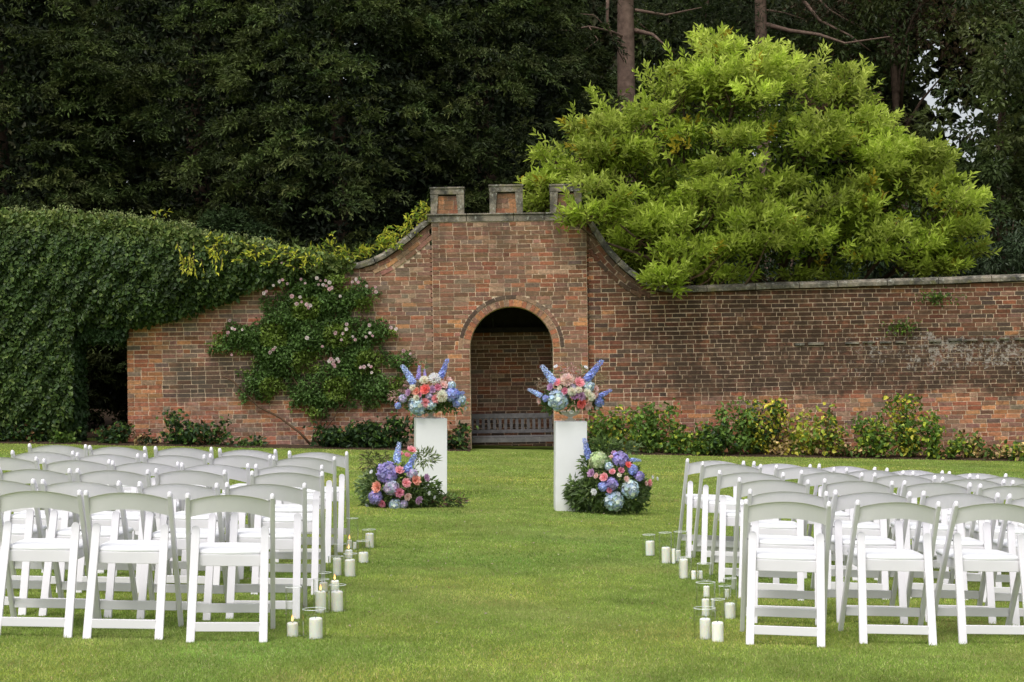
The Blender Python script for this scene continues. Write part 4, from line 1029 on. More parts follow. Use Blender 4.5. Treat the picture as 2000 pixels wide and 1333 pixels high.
for (px, pt, w, lab, cols, wt, n) in [
    (1165, 795, 60, 'green leafy plant immediately right of the right white plinth', [GRN, GR2, YG], [.5, .4, .1], 800),
    (1215, 792, 80, 'green plant with yellowed lower leaves behind the right ground flowers', [GRN, GR2, YEL], [.45, .35, .2], 1100),
    (1285, 778, 85, 'bushy green plant with a raised top beneath the low-hanging lime branch', [GRN, GR2, YG], [.55, .35, .1], 1300),
    (1345, 815, 90, 'broad green plant with lime leaves at its foot', [GRN, GR2, YG], [.45, .3, .25], 1100),
    (1400, 828, 60, 'low dark green plant left of the tall pair', [DGR, GRN, GR2], [.3, .5, .2], 600),
    (1432, 756, 46, 'tall narrow green plant standing left of the yellowing one', [GRN, GR2], [.6, .4], 750),
    (1485, 752, 80, 'tallest plant of the border, green above and yellow leaves down its middle', [DGR, GRN, YEL, YG], [.3, .3, .25, .15], 1500),
    (1560, 786, 90, 'yellow and buff spotted plant in the middle of the right wall', [GR2, YG, YEL, BUF], [.35, .25, .2, .2], 1300),
    (1625, 790, 50, 'slender plant with fading yellow leaves and a bare gap on its right', [GRN, YG, YEL, BRN], [.4, .25, .2, .15], 480),
    (1700, 800, 80, 'loose green plant left of the second tall one', [GRN, GR2, YG], [.45, .35, .2], 850),
    (1768, 762, 70, 'second tall plant, yellow leaves below its pointed green top', [GRN, GR2, YEL], [.4, .3, .3], 1100),
    (1835, 800, 75, 'green plant with reddish stems right of the second tall one', [GRN, GR2, YG], [.4, .4, .2], 850),
    (1890, 838, 60, 'low fading plant with buff leaves near the right edge', [GRN, YG, BUF, BRN], [.35, .2, .25, .2], 460),
    (1985, 855, 60, 'small fading plant at the right edge of the photo', [GRN, YG, BUF], [.4, .3, .3], 320),
    (1530, 862, 70, 'low buff and yellow undergrowth at the foot of the spotted plant', [BUF, YEL, BRN], [.45, .25, .3], 420),
    (1660, 866, 90, 'low mixed undergrowth below the bare gap of red bricks', [BUF, GRN, BRN], [.3, .35, .35], 420),
    (1945, 872, 80, 'low sparse undergrowth in front of the red bricks at far right', [GRN, BRN, BUF], [.4, .35, .25], 260)]:
    border_plant('border_plant', lab, 'plant', px, pt, w, 29.3 - .1 * (px % 3), cols, GR_, n, weights=wt, stems_=8)
# sprigs growing out of the right wall
for px, py, lab in ((1830, 580, 'green sprig sprouting from the wall below the coping'), (1760, 640, 'small dark weed rooted in the soot band of the wall')):
    p = at(px, py, YW - .06); t = thing('wall_weed', lab, 'weed', p); n = 130
    P = rng.normal(size=(n, 3)) * [.16, .03, .06]; link('foliage', leaf_mesh('foliage', P, rng.normal(size=(n, 3)) * .7 + [.3, -.4, -.2], .07, .035, tints(n, [(0.13, 0.2, 0.03), (.07, .12, .025)], .2)), M['leaf'], t)

# ------------------------------------------------------------------ plinths, urns, flowers
def plinth(label, ptl, ptr, pyt, Y, w, h, rz, lean):
    p = at((ptl + ptr) / 2, pyt, Y); z0 = float(g(p.x, Y)) - 0.01
    t = thing('plinth', label, 'plinth', (p.x - math.tan(lean) * h, Y, z0), rz, 'white plinths either side of the arch')
    mb = MB(); mb.box((0, 0, (p.z - z0) / 2), (w, w, p.z - z0)); o = mb.build('column', M['plinth'], t, bevel=.004)
    t.rotation_euler = (0, lean, rz)
    return t, Vector((p.x, Y, p.z))
pL, topL = plinth('white square plinth left of the arch, leaning slightly, urn of flowers on top', 810, 872, 817, 19.6, .345, .9, R(7), R(.9))
pR, topR = plinth('white square plinth right of the arch, leaning slightly, urn of flowers on top', 1084, 1144, 823, 17.95, .32, .92, R(2), R(1.0))

def urn(label, p, s):
    t = thing('urn', label, 'urn', p, 0, 'pale urns on the plinths')
    mb = MB(); mb.lathe([(0, 0), (.06, 0), (.062, .01), (.035, .02), (.022, .04), (.03, .055), (.075, .075), (.10, .10), (.112, .118), (.105, .12), (.09, .10), (0, .08)], 28)
    o = mb.build('bowl', M['urn'], t, True); t.scale = (s, s, s * .9); return t
def petals_cols():
    return dict(coral=(0.90, 0.25, 0.23), pink=(0.92, 0.46, 0.50), peach=(0.92, 0.46, 0.36), blush=(0.90, 0.66, 0.62), lilac=(0.66, 0.42, 0.64), cream=(0.93, 0.90, 0.76), rosep=(0.78, 0.32, 0.44), white=(0.92, 0.92, 0.94), purple=(0.56, 0.30, 0.56))
PC = petals_cols(); RM = {}
for k, c in PC.items():
    RM[k] = petal_ball('rose', .04, ROSE, c, var=.16); RM[k].materials.append(M['petal'])
def ball_mesh(name, cols, n=120, r=.076, pet=.024):
    """hydrangea head: many four-petalled florets on a dome"""
    i = np.arange(n); ph = np.arccos(1 - 1.75 * (i + .5) / n); th = i * 2.39996
    o = np.stack([np.sin(ph) * np.cos(th), -np.cos(ph), np.sin(ph) * np.sin(th)], 1); o = unit(o + rng.normal(size=(n, 3)) * .05)
    s1 = unit(np.cross(o, [0.2, 0.3, 1])); s2 = np.cross(o, s1); rj = rng.uniform(.82, 1.14, (n, 1))
    P, D, N, T = [], [], [], []
    tc = tints(n, cols, .38); rot = rng.uniform(0, 1.6, n)
    for k in range(4):
        a = rot + k * math.pi / 2; d = s1 * np.cos(a)[:, None] + s2 * np.sin(a)[:, None]
        P.append(o * r * rj); D.append(d + o * rng.uniform(-.2, .5, (n, 1))); N.append(o + 0.001); T.append(tc)
    return leaf_mesh(name, np.concatenate(P), np.concatenate(D), pet, pet * 1.05, np.concatenate(T), fold=-.1, nrm=np.concatenate(N), curl=0, shape='heart')
HM = {'lilac': ball_mesh('hydrangea', [(0.50, 0.42, 0.82), (0.62, 0.54, 0.88), (0.42, 0.38, 0.74)]), 'teal': ball_mesh('hydrangea', [(0.56, 0.70, 0.80), (0.68, 0.80, 0.82), (0.70, 0.78, 0.70), (0.50, 0.62, 0.82)]),
      'green': ball_mesh('hydrangea', [(0.60, 0.70, 0.40), (0.72, 0.80, 0.52), (0.5, 0.62, 0.34)]), 'blue': ball_mesh('hydrangea', [(0.38, 0.48, 0.86), (0.50, 0.60, 0.90), (0.42, 0.44, 0.78)]), 'mauve': ball_mesh('hydrangea', [(0.60, 0.50, 0.74), (0.7, 0.62, 0.78), (0.56, 0.62, 0.70)])}
for m_ in HM.values(): m_.materials.append(M['petal'])
def dahlia_mesh():
    n = 110; i = np.arange(n); ph = np.arccos(1 - 1.1 * (i + .5) / n); th = i * 2.39996
    o = np.stack([np.sin(ph) * np.cos(th), -np.cos(ph), np.sin(ph) * np.sin(th)], 1)
    return o, leaf_mesh
def dahlia(col):
    n = 100; i = np.arange(n); ph = np.arccos(1 - 1.05 * (i + .5) / n); th = i * 2.39996
    o = np.stack([np.sin(ph) * np.cos(th), -np.cos(ph), np.sin(ph) * np.sin(th)], 1)
    me = leaf_mesh('dahlia', o * .008, o, .04, .018, tints(n, [col], .1), fold=.3, curl=-.05); me.materials.append(M['petal']); return me
DM = {'cream': dahlia((0.96, 0.93, 0.82)), 'blush': dahlia((0.95, 0.76, 0.70)), 'white': dahlia((.96, .96, .96))}
def spike_mesh(cols):
    n = 95; u = (np.arange(n) + .5) / n; a = np.arange(n) * 2.39996; r = .040 * (1 - .5 * u ** 2) + .004
    o = np.stack([np.cos(a), np.sin(a), np.zeros(n)], 1); c = o * (r * rng.uniform(.5, 1.05, n))[:, None] + np.stack([np.zeros(n), np.zeros(n), .06 + u * .94 * .34], 1)
    P, D, N, T = [], [], [], []; tc = tints(n, cols, .38); tc = tc * (1 - .15 * u[:, None]) + u[:, None] ** 3 * .08
    for k in range(4):
        b = k * math.pi / 2 + rng.uniform(0, 1, n); t1 = np.stack([-np.sin(a), np.cos(a), np.zeros(n)], 1); t2 = np.array([0, 0, 1.0])
        d = t1 * np.cos(b)[:, None] + t2 * np.sin(b)[:, None] + o * .5
        P.append(c); D.append(d); N.append(o); T.append(tc)
    return leaf_mesh('delphinium', np.concatenate(P), np.concatenate(D), np.tile(.026 * (1 - .55 * u), 4), np.tile(.022 * (1 - .5 * u), 4), np.concatenate(T), fold=-.1, nrm=np.concatenate(N), curl=0, shape='heart')
SM = {'blue': spike_mesh([(0.32, 0.40, 0.86), (0.45, 0.54, 0.90), (0.27, 0.33, 0.76)]), 'pale': spike_mesh([(0.5, 0.62, 0.9), (0.64, 0.74, 0.94), (.4, .5, .85)]), 'violet': spike_mesh([(0.46, 0.37, 0.78), (0.55, 0.46, 0.84)])}
for m_ in SM.values(): m_.materials.append(M['petal'])

def arrangement(name, label, Y, sc, offx, offy, cx, cy, rx, ry, spikes, heads, base, foliage, depth=.16, group='flower displays at the arch'):
    """heads: (kind, colour, x, y, r) in zoomed photo measures; sc pixels per photo pixel"""
    t = thing(name, label, 'flowers', base, 0, group); b0 = Vector(base); C3 = Vector(at(offx + cx / sc, offy + cy / sc, Y))
    pm = Y / F_PX / sc
    def place(x, y, extra=0):
        q = min(((x - cx) / rx) ** 2 + ((y - cy) / ry) ** 2, 1.0)
        p = at(offx + x / sc, offy + y / sc, Y); p.y -= depth * math.sqrt(1 - q) + extra
        return p
    for (c, x0, y0, x1, y1) in spikes:
        a, b = place(x0, y0, .02), place(x1, y1, .06); d = b - a; L = d.length
        o = link('delphinium', SM[c], None, t); o.location = a - b0 - d * .14; s = L * 1.14 / .40; w = s * (1.0 if s > .8 else 1.15); o.scale = (w, w, s)
        o.rotation_euler = d.to_track_quat('Z', 'Y').to_euler()
    for (kd, c, x, y, r) in heads:
        p = place(x, y, .015); rr = r * pm
        me, r0 = {'r': (RM, .04), 'h': (HM, .088), 'd': (DM, .042)}[kd]
        nm = {'r': 'rose', 'h': 'hydrangea', 'd': 'dahlia'}[kd]
        o = link(nm, me[c], None, t); s = rr / r0 * 1.08; o.scale = (s, s, s)
        if kd == 'h': p.y += rr * .5
        o.location = p - b0
        dv = Vector((p.x - C3.x, -.22, p.z - C3.z + .03)).normalized()
        o.rotation_euler = dv.to_track_quat('-Y', 'Z').to_euler()
        o.rotation_euler.rotate_axis('Y', random.uniform(0, 6))
    FP, FD, FL, FW, FT = [], [], [], [], []
    for (x, y, ra, rb, n, L, W, cols) in foliage:
        a = rng.uniform(0, 2 * math.pi, n); q = rng.uniform(0, 1, n) ** .6
        for i in range(n):
            xx, yy = x + ra * q[i] * math.cos(a[i]), y + rb * q[i] * math.sin(a[i])
            p = place(xx, yy, -.05 - random.uniform(0, .06)); p.z = max(p.z, float(g(p.x, p.y)) + .01)
            FP.append(tuple(p - b0)); dd = np.array([math.cos(a[i]) * .8 + (x - cx) / rx * .5, -.3, -math.sin(a[i]) * .5 + .25]) + rng.normal(size=3) * .65; FD.append(dd); FL.append(L * random.uniform(.6, 1.3)); FW.append(W * random.uniform(.7, 1.2))
            FT.append(np.array(random.choice(cols)) * random.uniform(.7, 1.3))
    link('foliage', leaf_mesh('foliage', np.array(FP), np.array(FD), np.array(FL), np.array(FW), np.array(FT)), M['leaf'], t)
    return t
FG = [(0.12, 0.19, 0.05), (0.17, 0.25, 0.075), (0.075, 0.12, 0.04)]; EU = [(0.22, 0.29, 0.13), (0.16, 0.23, 0.10)]; PKA = [(0.55, 0.3, 0.3), (0.5, 0.35, 0.3)]; SMB = [(0.45, 0.4, 0.7), (0.6, 0.6, 0.75)]
uL = urn('pale compote urn on the left plinth, brimming with flowers', topL, .95); uR = urn('pale compote urn on the right plinth, its rim showing under the flowers', topR, .95)
arrangement('urn_flowers', 'blue, coral and cream flowers in the urn on the left plinth', 19.5, 3.703, 680, 660, 600, 410, 260, 150,
    [('pale', 480, 330, 385, 190), ('violet', 510, 300, 520, 195), ('blue', 670, 290, 725, 145), ('blue', 740, 410, 850, 395), ('blue', 480, 345, 430, 250), ('violet', 560, 290, 555, 225), ('pale', 380, 470, 345, 510)],
    [('r', 'coral', 562, 372, 38), ('r', 'pink', 563, 467, 34), ('r', 'pink', 637, 440, 30), ('r', 'rosep', 655, 358, 27), ('r', 'lilac', 615, 372, 28), ('r', 'lilac', 440, 395, 26), ('r', 'blush', 732, 303, 24), ('r', 'blush', 697, 338, 30), ('r', 'peach', 498, 385, 30), ('r', 'rosep', 520, 410, 22),
     ('d', 'white', 627, 300, 42), ('d', 'cream', 555, 310, 32), ('d', 'cream', 680, 420, 42), ('d', 'cream', 503, 432, 24), ('d', 'cream', 475, 360, 24), ('h', 'teal', 510, 490, 68), ('h', 'blue', 750, 410, 52), ('h', 'teal', 810, 450, 42), ('h', 'teal', 605, 480, 38), ('h', 'blue', 790, 470, 35),
     ('h', 'blue', 360, 492, 24), ('h', 'mauve', 400, 440, 30), ('r', 'white', 848, 512, 15), ('h', 'teal', 750, 345, 30), ('h', 'mauve', 590, 420, 26)],
    topL + Vector((0, 0, .08)), [(600, 440, 220, 90, 330, .07, .026, FG), (560, 490, 150, 30, 120, .07, .026, FG), (720, 500, 70, 35, 90, .07, .026, FG), (420, 420, 110, 40, 90, .05, .015, PKA), (340, 440, 40, 10, 30, .05, .012, PKA), (540, 200, 30, 40, 24, .05, .018, EU), (700, 320, 60, 40, 60, .04, .015, PKA), (800, 480, 60, 50, 60, .05, .02, EU), (440, 340, 30, 30, 30, .04, .02, PKA)], .17)
arrangement('urn_flowers', 'blue, blush and pink flowers in the urn on the right plinth', 17.85, 3.919, 1000, 680, 450, 340, 290, 170,
    [('pale', 325, 270, 218, 125), ('blue', 560, 250, 698, 85), ('pale', 225, 365, 115, 312), ('blue', 660, 370, 765, 318), ('blue', 640, 430, 690, 395)],
    [('h', 'teal', 350, 395, 78), ('h', 'teal', 585, 295, 42), ('r', 'pink', 345, 262, 31), ('r', 'pink', 513, 262, 40), ('r', 'lilac', 290, 297, 29), ('r', 'rosep', 400, 328, 27), ('r', 'purple', 472, 362, 30), ('r', 'coral', 527, 425, 40), ('r', 'blush', 582, 442, 33), ('r', 'blush', 640, 312, 25),
     ('d', 'blush', 420, 250, 50), ('d', 'cream', 455, 332, 35), ('d', 'cream', 568, 340, 32), ('d', 'cream', 598, 372, 32), ('d', 'cream', 505, 320, 26), ('r', 'lilac', 530, 368, 32), ('h', 'mauve', 465, 300, 26), ('r', 'white', 335, 142, 17), ('r', 'white', 565, 148, 16), ('r', 'white', 650, 452, 20), ('r', 'white', 455, 488, 18),
     ('h', 'blue', 665, 415, 36), ('h', 'blue', 255, 385, 26), ('r', 'blush', 640, 350, 22), ('r', 'blush', 205, 405, 24), ('r', 'cream', 360, 305, 20)],
    topR + Vector((0, 0, .08)), [(450, 380, 230, 90, 340, .065, .026, FG), (310, 450, 70, 35, 90, .07, .028, FG), (430, 170, 60, 50, 90, .035, .012, PKA), (340, 190, 40, 60, 50, .035, .014, EU), (540, 170, 40, 40, 40, .035, .014, EU), (640, 240, 70, 40, 110, .03, .009, [(0.35, 0.28, 0.15)]), (230, 270, 50, 40, 80, .03, .009, [(0.45, 0.34, 0.25)]), (620, 450, 60, 25, 50, .06, .025, FG), (490, 200, 40, 40, 60, .03, .015, PKA)], .17)
pgl = ground_hit(680 + 350 / 3.703, 660 + 1225 / 3.703); pgr = ground_hit(1000 + 760 / 3.919, 680 + 1262 / 3.919)
arrangement('ground_flowers', 'low mound of pink roses and lilac hydrangeas at the left plinth foot', pgl.y, 3.703, 680, 660, 350, 1070, 270, 200,
    [('pale', 362, 900, 372, 742), ('blue', 425, 965, 492, 835), ('pale', 340, 880, 350, 800)],
    [('h', 'lilac', 290, 970, 74), ('h', 'mauve', 320, 1075, 54), ('h', 'lilac', 208, 1148, 50), ('h', 'teal', 350, 1200, 46), ('r', 'pink', 460, 808, 35), ('r', 'pink', 375, 838, 25), ('r', 'pink', 430, 847, 24), ('r', 'pink', 382, 950, 33), ('r', 'peach', 500, 1022, 38), ('r', 'pink', 430, 1040, 34),
     ('r', 'peach', 218, 1070, 41), ('r', 'rosep', 382, 1110, 33), ('r', 'blush', 440, 1140, 28), ('r', 'rosep', 253, 1190, 31), ('r', 'lilac', 517, 1167, 31), ('r', 'lilac', 573, 1007, 28), ('h', 'mauve', 470, 980, 40), ('r', 'white', 140, 1215, 16), ('r', 'white', 175, 965, 15), ('h', 'mauve', 410, 1195, 30), ('r', 'white', 590, 1120, 16), ('r', 'white', 625, 1155, 14)],
    pgl, [(330, 1080, 215, 155, 800, .07, .032, FG + EU), (450, 1170, 230, 60, 420, .07, .028, FG), (200, 900, 110, 70, 130, .08, .018, [(0.2, 0.19, 0.08), (0.12, 0.15, 0.05)]), (560, 870, 80, 55, 120, .07, .018, [(0.25, 0.30, 0.14), (0.18, 0.24, 0.1)]), (700, 1190, 150, 40, 300, .06, .02, FG + [(0.2, 0.12, 0.09)]), (160, 1100, 90, 110, 220, .07, .03, EU), (560, 1100, 90, 80, 260, .07, .03, FG), (350, 1225, 240, 20, 200, .06, .028, FG)], .22)
arrangement('ground_flowers', 'low mound of green, lilac and teal hydrangeas at the foot of the right plinth', pgr.y - .1, 3.919, 1000, 680, 770, 1030, 290, 230,
    [('blue', 590, 850, 548, 680), ('pale', 900, 850, 990, 860), ('blue', 900, 960, 930, 880)],
    [('h', 'green', 660, 860, 70), ('h', 'lilac', 825, 850, 62), ('h', 'lilac', 752, 1030, 48), ('h', 'teal', 895, 1070, 68), ('h', 'teal', 770, 1158, 76), ('h', 'blue', 690, 1048, 38), ('r', 'coral', 885, 888, 30), ('r', 'lilac', 780, 803, 24), ('r', 'pink', 757, 936, 25), ('r', 'rosep', 825, 927, 25), ('r', 'pink', 693, 978, 33),
     ('r', 'lilac', 598, 950, 33), ('r', 'blush', 635, 968, 22), ('h', 'blue', 915, 925, 38), ('h', 'lilac', 965, 975, 38), ('r', 'pink', 1050, 1028, 28), ('r', 'blush', 865, 992, 23), ('r', 'white', 620, 1090, 27), ('r', 'white', 1075, 990, 15), ('r', 'white', 1112, 1000, 15), ('r', 'blush', 753, 828, 18), ('r', 'blush', 1020, 1030, 20), ('h', 'teal', 735, 900, 32), ('r', 'cream', 810, 962, 18), ('r', 'rosep', 735, 1075, 22)],
    pgr, [(770, 1040, 235, 170, 850, .075, .036, FG + EU), (560, 1130, 120, 110, 400, .08, .036, FG + EU), (940, 1130, 100, 90, 260, .075, .036, FG + EU), (470, 1080, 45, 90, 70, .07, .034, EU), (720, 760, 90, 60, 140, .09, .02, FG), (870, 770, 100, 40, 90, .07, .03, EU), (770, 1225, 270, 20, 260, .07, .032, FG), (580, 900, 50, 70, 90, .07, .03, FG)], .24)

# ------------------------------------------------------------------ folding chairs
def make_chair():
    t = thing('folding_chair', 'chair', 'chair')
    W = .2225                       # half spacing of the posts
    def post_y(z): return .42 * (1 - z / .775)
    for s in (-1, 1):
        mb = MB(); mb.bar((s * (W + .004), post_y(0), 0), (s * W, post_y(.765), .765), .026, .036, (0, 1, 0))
        o = mb.build('post', M['resin'], t, bevel=.006)
        mb = MB(); mb.lathe([(0, .016), (.006, .0152), (.0105, .011), (.0130, .004), (.0132, -.012)], 14, (s * W, post_y(.772), .768), 1, 1.25); mb.build('finial', M['resin'], o, True)
    # rear legs: rounded ear at the top, foot behind
    for s in (-1, 1):
        n = 9; foot = Vector((s * .190, -.055, 0)); ear = Vector((s * .183, .102, .60)); d = (ear - foot).normalized(); sx = Vector((1, 0, 0)); nn = sx.cross(d)
        pr = [foot - sx * .022, foot + sx * .022]; c = ear - d * .022
        pr += [c + sx * .022 * math.cos(a) + d * .022 * math.sin(a) for a in np.linspace(0, math.pi, n)]
        V = [p - nn * .010 for p in pr] + [p + nn * .010 for p in pr]; k = len(pr); mb = MB()
        mb.add(V, [tuple(range(k)), tuple(reversed(range(k, 2 * k)))] + [(i, i + k, (i + 1) % k + k, (i + 1) % k) for i in range(k)])
        o = mb.build('leg', M['resin'], t, bevel=.003)
        mb = MB(); mb.tube([(s * .198, .115, .555), (s * .212, .115, .555)], .005, 8); mb.build('hinge_pin', M['steel'], o)
    # stretcher of the rear frame and cross rail of the front frame
    mb = MB(); z = .080; yy = -.055 + .157 * z / .6; mb.box((0, yy, z), (.34, .018, .048)); mb.build('stretcher', M['resin'], t, bevel=.003)
    mb = MB(); z = .125; mb.box((0, post_y(z), z), (.42, .018, .05)); mb.build('cross_rail', M['resin'], t, bevel=.003)
    # backrest: arched panel, bowed backwards
    V = []; nx_ = 18; hs_ = []
    for i in range(nx_ + 1):
        u = -1 + 2 * i / nx_; x = u * (W - .008); ar = .036 * (1 - u * u); bow = -.030 * (1 - u * u); yb = post_y(.70) + bow
        top_, bot_ = .735 + ar, .648 + ar
        for (yy, zz) in ((-.009 - .008, bot_), (-.009 + .012, top_), (-.009 + .004, top_ + .006), (.007 + .012, top_), (.007 - .008, bot_)):
            V.append((x, yb + yy - (zz - .70) * .54 + .0, zz))
    F = []
    for i in range(nx_):
        for j in range(5): F.append((i * 5 + j, i * 5 + (j + 1) % 5, (i + 1) * 5 + (j + 1) % 5, (i + 1) * 5 + j))
    F += [(4, 3, 2, 1, 0), tuple(nx_ * 5 + j for j in range(5))]
    mb = MB(); mb.add(V, F); o = mb.build('backrest', M['resin'], t); bm = bmesh.new(); bm.from_mesh(o.data); bmesh.ops.recalc_face_normals(bm, faces=bm.faces); bm.to_mesh(o.data); bm.free()
    # seat: apron frame and padded cushion
    mb = MB()
    mb.box((0, .085, .418), (.335, .018, .062)); mb.box((0, .455, .424), (.36, .018, .05))
    for s in (-1, 1): mb.box((s * .172, .27, .420), (.018, .37, .056))
    mb.build('seat_frame', M['resin'], t, bevel=.003)
    mb = MB(); rows = []
    for zz, ins in ((.446, .004), (.451, 0), (.462, .0), (.472, .008), (.4765, .03)):
        x0, y0, y1 = .186 - ins, .080 + ins, .475 - ins; x1 = .192 - ins
        rows.append([(-x0, y0, zz), (0, y0 - .004, zz), (x0, y0, zz), (x1, (y0 + y1) / 2, zz), (x1 - .004, y1 - .02, zz), (0, y1, zz), (-x1 + .004, y1 - .02, zz), (-x1, (y0 + y1) / 2, zz)])
    V = [p for r_ in rows for p in r_] + [(0, .27, .481)]
    F = [(i * 8 + j, i * 8 + (j + 1) % 8, (i + 1) * 8 + (j + 1) % 8, (i + 1) * 8 + j) for i in range(4) for j in range(8)] + [(32 + j, 32 + (j + 1) % 8, 40) for j in range(8)] + [tuple(reversed(range(8)))]
    mb.add(V, F); mb.build('cushion', M['vinyl'], t, True)
    return t
proto = make_chair()
ROWS_L = [  # (left post top x, y, right post top x, y, yaw or None), nearest row first, aisle chair last
    [(-14, 959, 145, 961, 0), (161, 959, 321.6, 963, 1), (360, 961, 522, 968, 6)],
    [(-92, 934, 56, 938, 0), (75, 936, 225, 938, None), (265.5, 943, 415, 943, None), (438, 943, 585, 949, 5)],
    [(-8, 913, 128, 916, 0), (145, 914.5, 281, 918, None), (298, 916, 432, 919, None), (487, 920, 620.6, 926, 4)],
    [(-58, 893, 63, 896, 0), (82, 897.6, 204.5, 904.6, None), (216, 905, 338.5, 910, None), (351.6, 909, 475, 913, None), (496, 911, 619.5, 916, 3)],
    [(20, 880, 134.7, 883.5, None), (146, 884, 262, 890.5, None), (277.5, 889, 392.5, 892, None), (406.6, 890, 520, 894, None), (530.7, 893, 645, 898, 3)],
    [(52, 862, 161.5, 866, None), (169, 867.6, 277.5, 873.6, None), (299, 873, 406, 876, None), (423, 876, 532, 878, None), (561, 880.6, 670, 887.7, 2)]]
ROWS_R = [
    [(1449, 977, 1608, 977, -7), (1665.8, 976, 1823.7, 977, 0), (1856.5, 976, 2013, 982, 4), (2052, 981, 2208, 986, 4)],
    [(1457, 960, 1603, 956, -5), (1621.7, 957.5, 1768, 955.5, None), (1794, 953.6, 1940, 960.6, None), (1962, 961, 2108, 966, 2)],
    [(1434.5, 934, 1568, 932, -5), (1599, 931, 1733.6, 932, None), (1754, 932, 1887, 940, None), (1903.7, 940, 2037, 946, 2)],
    [(1394.7, 918.5, 1520, 916.5, -2), (1552, 914.6, 1674, 918.5, None), (1694.6, 916.5, 1817, 926, None), (1830, 928, 1952, 935, None), (1970, 935, 2092, 942, 2)],
    [(1361.6, 901, 1474.7, 905, -1), (1504, 906, 1617, 911.5, None), (1640, 911, 1753, 917, None), (1772, 918, 1884, 926, None), (1903, 927, 2015, 934, None)],
    [(1332, 896, 1441.5, 898, 0), (1460.6, 900, 1570, 906, None), (1588.6, 907, 1694.6, 914, None), (1722, 915, 1828, 922, None), (1848, 923, 1953, 930, None)]]
ORD = ['', 'second', 'third', 'fourth', 'fifth', 'sixth']
ROWN = ['nearest row', 'second row from the camera', 'third row from the camera', 'fourth row from the camera', 'fifth row from the camera', 'farthest row, closest to the arch']
first = True
def place_chair(spec, label, group):
    global first
    x0, y0, x1, y1, yaw = spec
    mx, my = (x0 + x1) / 2, (y0 + y1) / 2
    Yg = ground_hit(mx, my, .785).y; Yw = .445 * F_PX / (x1 - x0); Y = .5 * Yg + .5 * Yw
    p = at(mx, my, Y); zg = float(g(p.x, Y))
    if yaw is None: yaw = random.uniform(-4.5, 4.5)
    o = proto if first else copy_tree(proto); first = False
    nrm = Vector((float(g(p.x - .3, Y) - g(p.x + .3, Y)) / .6, float(g(p.x, Y - .3) - g(p.x, Y + .3)) / .6, 1)).normalized()
    q = Vector((0, 0, 1)).rotation_difference(nrm).to_matrix() @ Matrix.Rotation(R(yaw), 3, 'Z')
    o.rotation_euler = q.to_euler(); o.location = (p.x, Y, zg - .002)
    tag(o, label, 'chair', group)
for side, rows in (('left', ROWS_L), ('right', ROWS_R)):
    for r_, row in enumerate(rows):
        seq = list(reversed(row)) if side == 'left' else row
        for k, sp_ in enumerate(seq):
            pos = 'aisle-end white padded folding chair' if k == 0 else f'white padded folding chair {ORD[k]} from the aisle'
            place_chair(sp_, f'{pos}, {side} block, {ROWN[r_]}', 'white folding chairs set out in rows')

# ------------------------------------------------------------------ candles and glass cylinders
WAX = {}
def candle(px, py, wpx, hpx, lit, label, melted=0):
    p = ground_hit(px, py); s = F_PX / p.y; r_, h = wpx / s / 2, hpx / s
    t = thing('pillar_candle', label, 'candle', (p.x, p.y, p.z), 0, 'ivory pillar candles along the aisle')
    mb = MB(); e = min(.008, r_ * .3); mb.lathe([(0, 0), (r_, 0), (r_, .0008), (r_, h - e - .001), (r_, h - e), (r_ - e * .3, h - e * .3), (r_ - e, h), (r_ * .55, h - .001), (r_ * .25, h - .004), (0, h - .004)], 24); mb.build('wax', M['wax'], t, True)
    mb = MB(); mb.tube([(0, 0, h - .006), (.001, 0, h + .010)], .0015, 5); mb.build('wick', M['wick'], t)
    if lit:
        mb = MB(); mb.lathe([(0, 0), (.004, .004), (.0065, .012), (.005, .022), (.002, .032), (0, .038)], 10, (0, 0, h + .004)); mb.build('flame', M['flame'], t, True)
    return p, s
def glass(px, py, wpx, hpx, label):
    p = ground_hit(px, py); s = F_PX / p.y; r_, h = wpx / s / 2, hpx / s
    t = thing('glass_cylinder', label, 'glass vase', (p.x, p.y, p.z - .004), 0, 'clear glass candle cylinders along the aisle')
    mb = MB(); th = .0028; mb.lathe([(0, 0), (r_ - .001, 0), (r_, .0008), (r_, .002), (r_, h - .001), (r_, h), (r_ - th / 2, h + .001), (r_ - th, h), (r_ - th, h - .001), (r_ - th, .008), (r_ - th, .0065), (r_ - th - .001, .006), (0, .006)], 48)
    o = mb.build('glass_wall', M['glass'], t, True)
    mb = MB(); prof = [(r_ + .0004, h - .0002), (r_ + .0004, h + .0022), (r_ - th - .0004, h + .0022), (r_ - th - .0004, h - .0002), (r_ + .0004, h - .0002)]; mb.lathe(prof, 40); mb.build('rim', M['rim'], t, True)
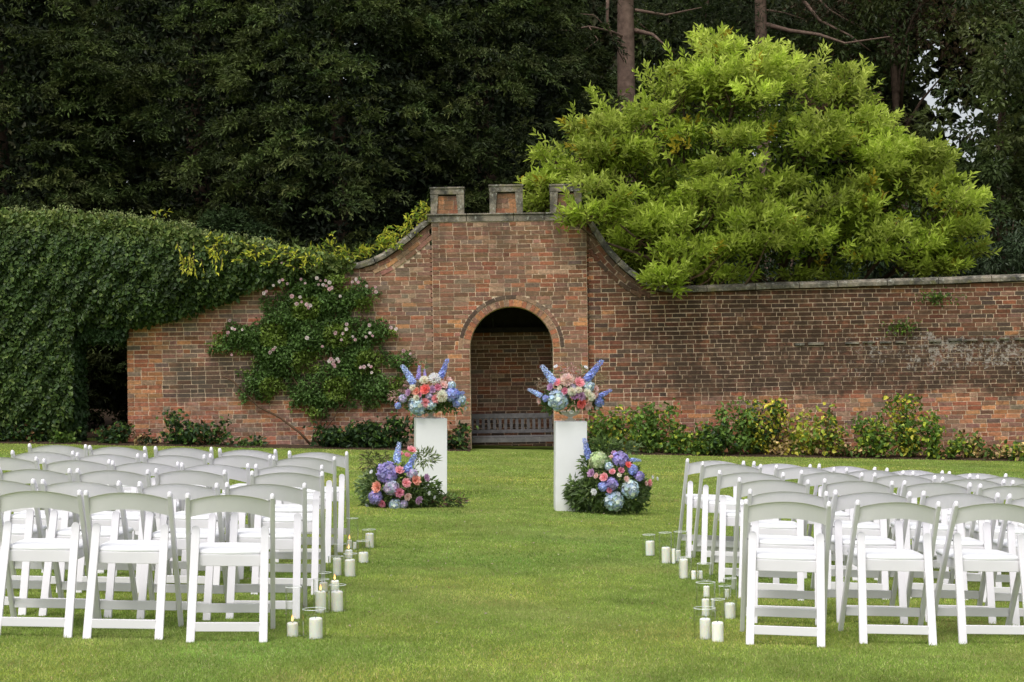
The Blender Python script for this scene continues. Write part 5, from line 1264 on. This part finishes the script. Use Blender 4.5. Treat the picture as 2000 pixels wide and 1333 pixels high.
CL = [ # candle x, base y, w, h, lit, label | glass x, y, w, h, label
 (571.4, 1243, 22, 27, 1, 'short lit candle nearest the left front chair, in the slim tall glass', 574.5, 1243, 32, 97, 'slim tall glass cylinder beside the left front aisle chair'),
 (617, 1247, 26, 40, 0, 'stout unlit candle nearest the camera on the left side of the aisle', 614, 1247, 45, 58, 'wide squat glass cylinder nearest the camera on the left'),
 (626.5, 1196, 21, 41, 1, 'candle just behind the squat glass on the left, in the wider glass', 628, 1197, 32, 66, 'glass cylinder just behind the squat one on the left'),
 (658.6, 1194, 23, 39, 0, 'stout candle standing rightmost in the second left cluster', 660, 1194, 33, 52, 'short glass on the aisle side of the second left cluster'),
 (632, 1156, 16, 19, 0, 'small short candle half hidden behind the second left cluster', 634, 1160, 28, 42, 'low glass at the back of the second left cluster'),
 (654, 1156, 17, 22, 1, 'lit short candle glowing behind the second left cluster', None),
 (683.8, 1126, 20, 33, 0, 'stout candle at the front of the third left cluster', 685, 1126, 27, 45, 'glass around the front candle of the third left cluster'),
 (658.6, 1124, 16, 34, 0, 'slim tall candle closest to the chairs in the third left cluster', 656, 1124, 30, 38, 'glass touching the chair legs in the third left cluster'),
 (710, 1099, 19, 20, 0, 'low squat candle standing alone towards the aisle on the left', 710, 1099, 27, 43, 'glass around the low squat candle on the left'),
 (722, 1070, 16, 28, 0, 'farthest candle out in the aisle on the left side', 721, 1070, 27, 36, 'farthest glass out in the aisle on the left side'),
 (682.7, 1072, 10, 17, 1, 'tiny lit candle at the far end of the left line', 689, 1074, 23, 62, 'tallest glass at the far end of the left line'),
 (681, 1091, 15, 17, 1, 'short lit candle between the third cluster and the far end, left line', 664, 1092, 26, 30, 'low glass beside chair legs near the far end of the left line'),
 (693, 1073, 7, 14, 0, 'slender short candle beside the tiny lit one, left line', None),
 (1377.6, 1247, 21, 39, 0, 'front left candle of the pair nearest the camera, right side of the aisle', 1377, 1247, 43, 60, 'wide glass around the front candle pair on the right'),
 (1402, 1253, 23, 38, 0, 'candle of the near pair closest to the right front chair', 1403, 1230, 28, 60, 'slim glass behind the near candle pair on the right'),
 (1426, 1208, 21, 30, 0, 'squat candle against the leg of the right front aisle chair', 1427, 1208, 26, 79, 'tall glass against the leg of the right front aisle chair'),
 (1378.6, 1203, 15, 33, 0, 'slim candle directly behind the near pair on the right', 1379, 1203, 38, 66, 'broad glass directly behind the near pair on the right'),
 (1393, 1195, 7, 26, 0, 'thin candle squeezed beside the slim one on the right', None),
 (1380, 1166, 12, 21, 0, 'small candle third back on the right side of the aisle', None),
 (1420, 1168, 9, 17, 0, 'small thin candle close to the chairs on the right side', 1416, 1170, 24, 26, 'low glass with glinting reflections beside the right chairs'),
 (1335, 1129, 17.5, 37, 0, 'tall stout candle midway along the right line, out on the grass', 1339, 1130, 25, 42, 'glass around the tall stout midway candle on the right'),
 (1355, 1132, 9, 17, 0, 'left one of two tiny candles beside the midway one on the right', None),
 (1368.5, 1132, 8, 17, 0, 'right one of two tiny candles beside the midway one on the right', 1376, 1134, 29, 34, 'glass holding the tiny candle by the second right chair row'),
 (1301, 1100, 17, 31, 0, 'stout candle in the cluster of three near the far right end', 1300, 1100, 25, 60, 'tall glass in the cluster near the far end, right line'),
 (1316, 1101, 7, 29, 0, 'thin tall candle in the middle of the far right cluster', None),
 (1325, 1097, 10, 22, 0, 'candle with dark wick at the chair side of the far right cluster', 1330, 1100, 26, 62, 'tall glass by the chair leg near the far end, right line'),
 (1270, 1085, 17.5, 28, 0, 'farthest candle of the right line, standing alone in the grass', 1268, 1085, 25, 41, 'farthest glass of the right line, alone in the grass')]
for c in CL:
    candle(*c[:6])
    if c[6] is not None: glass(*c[6:])
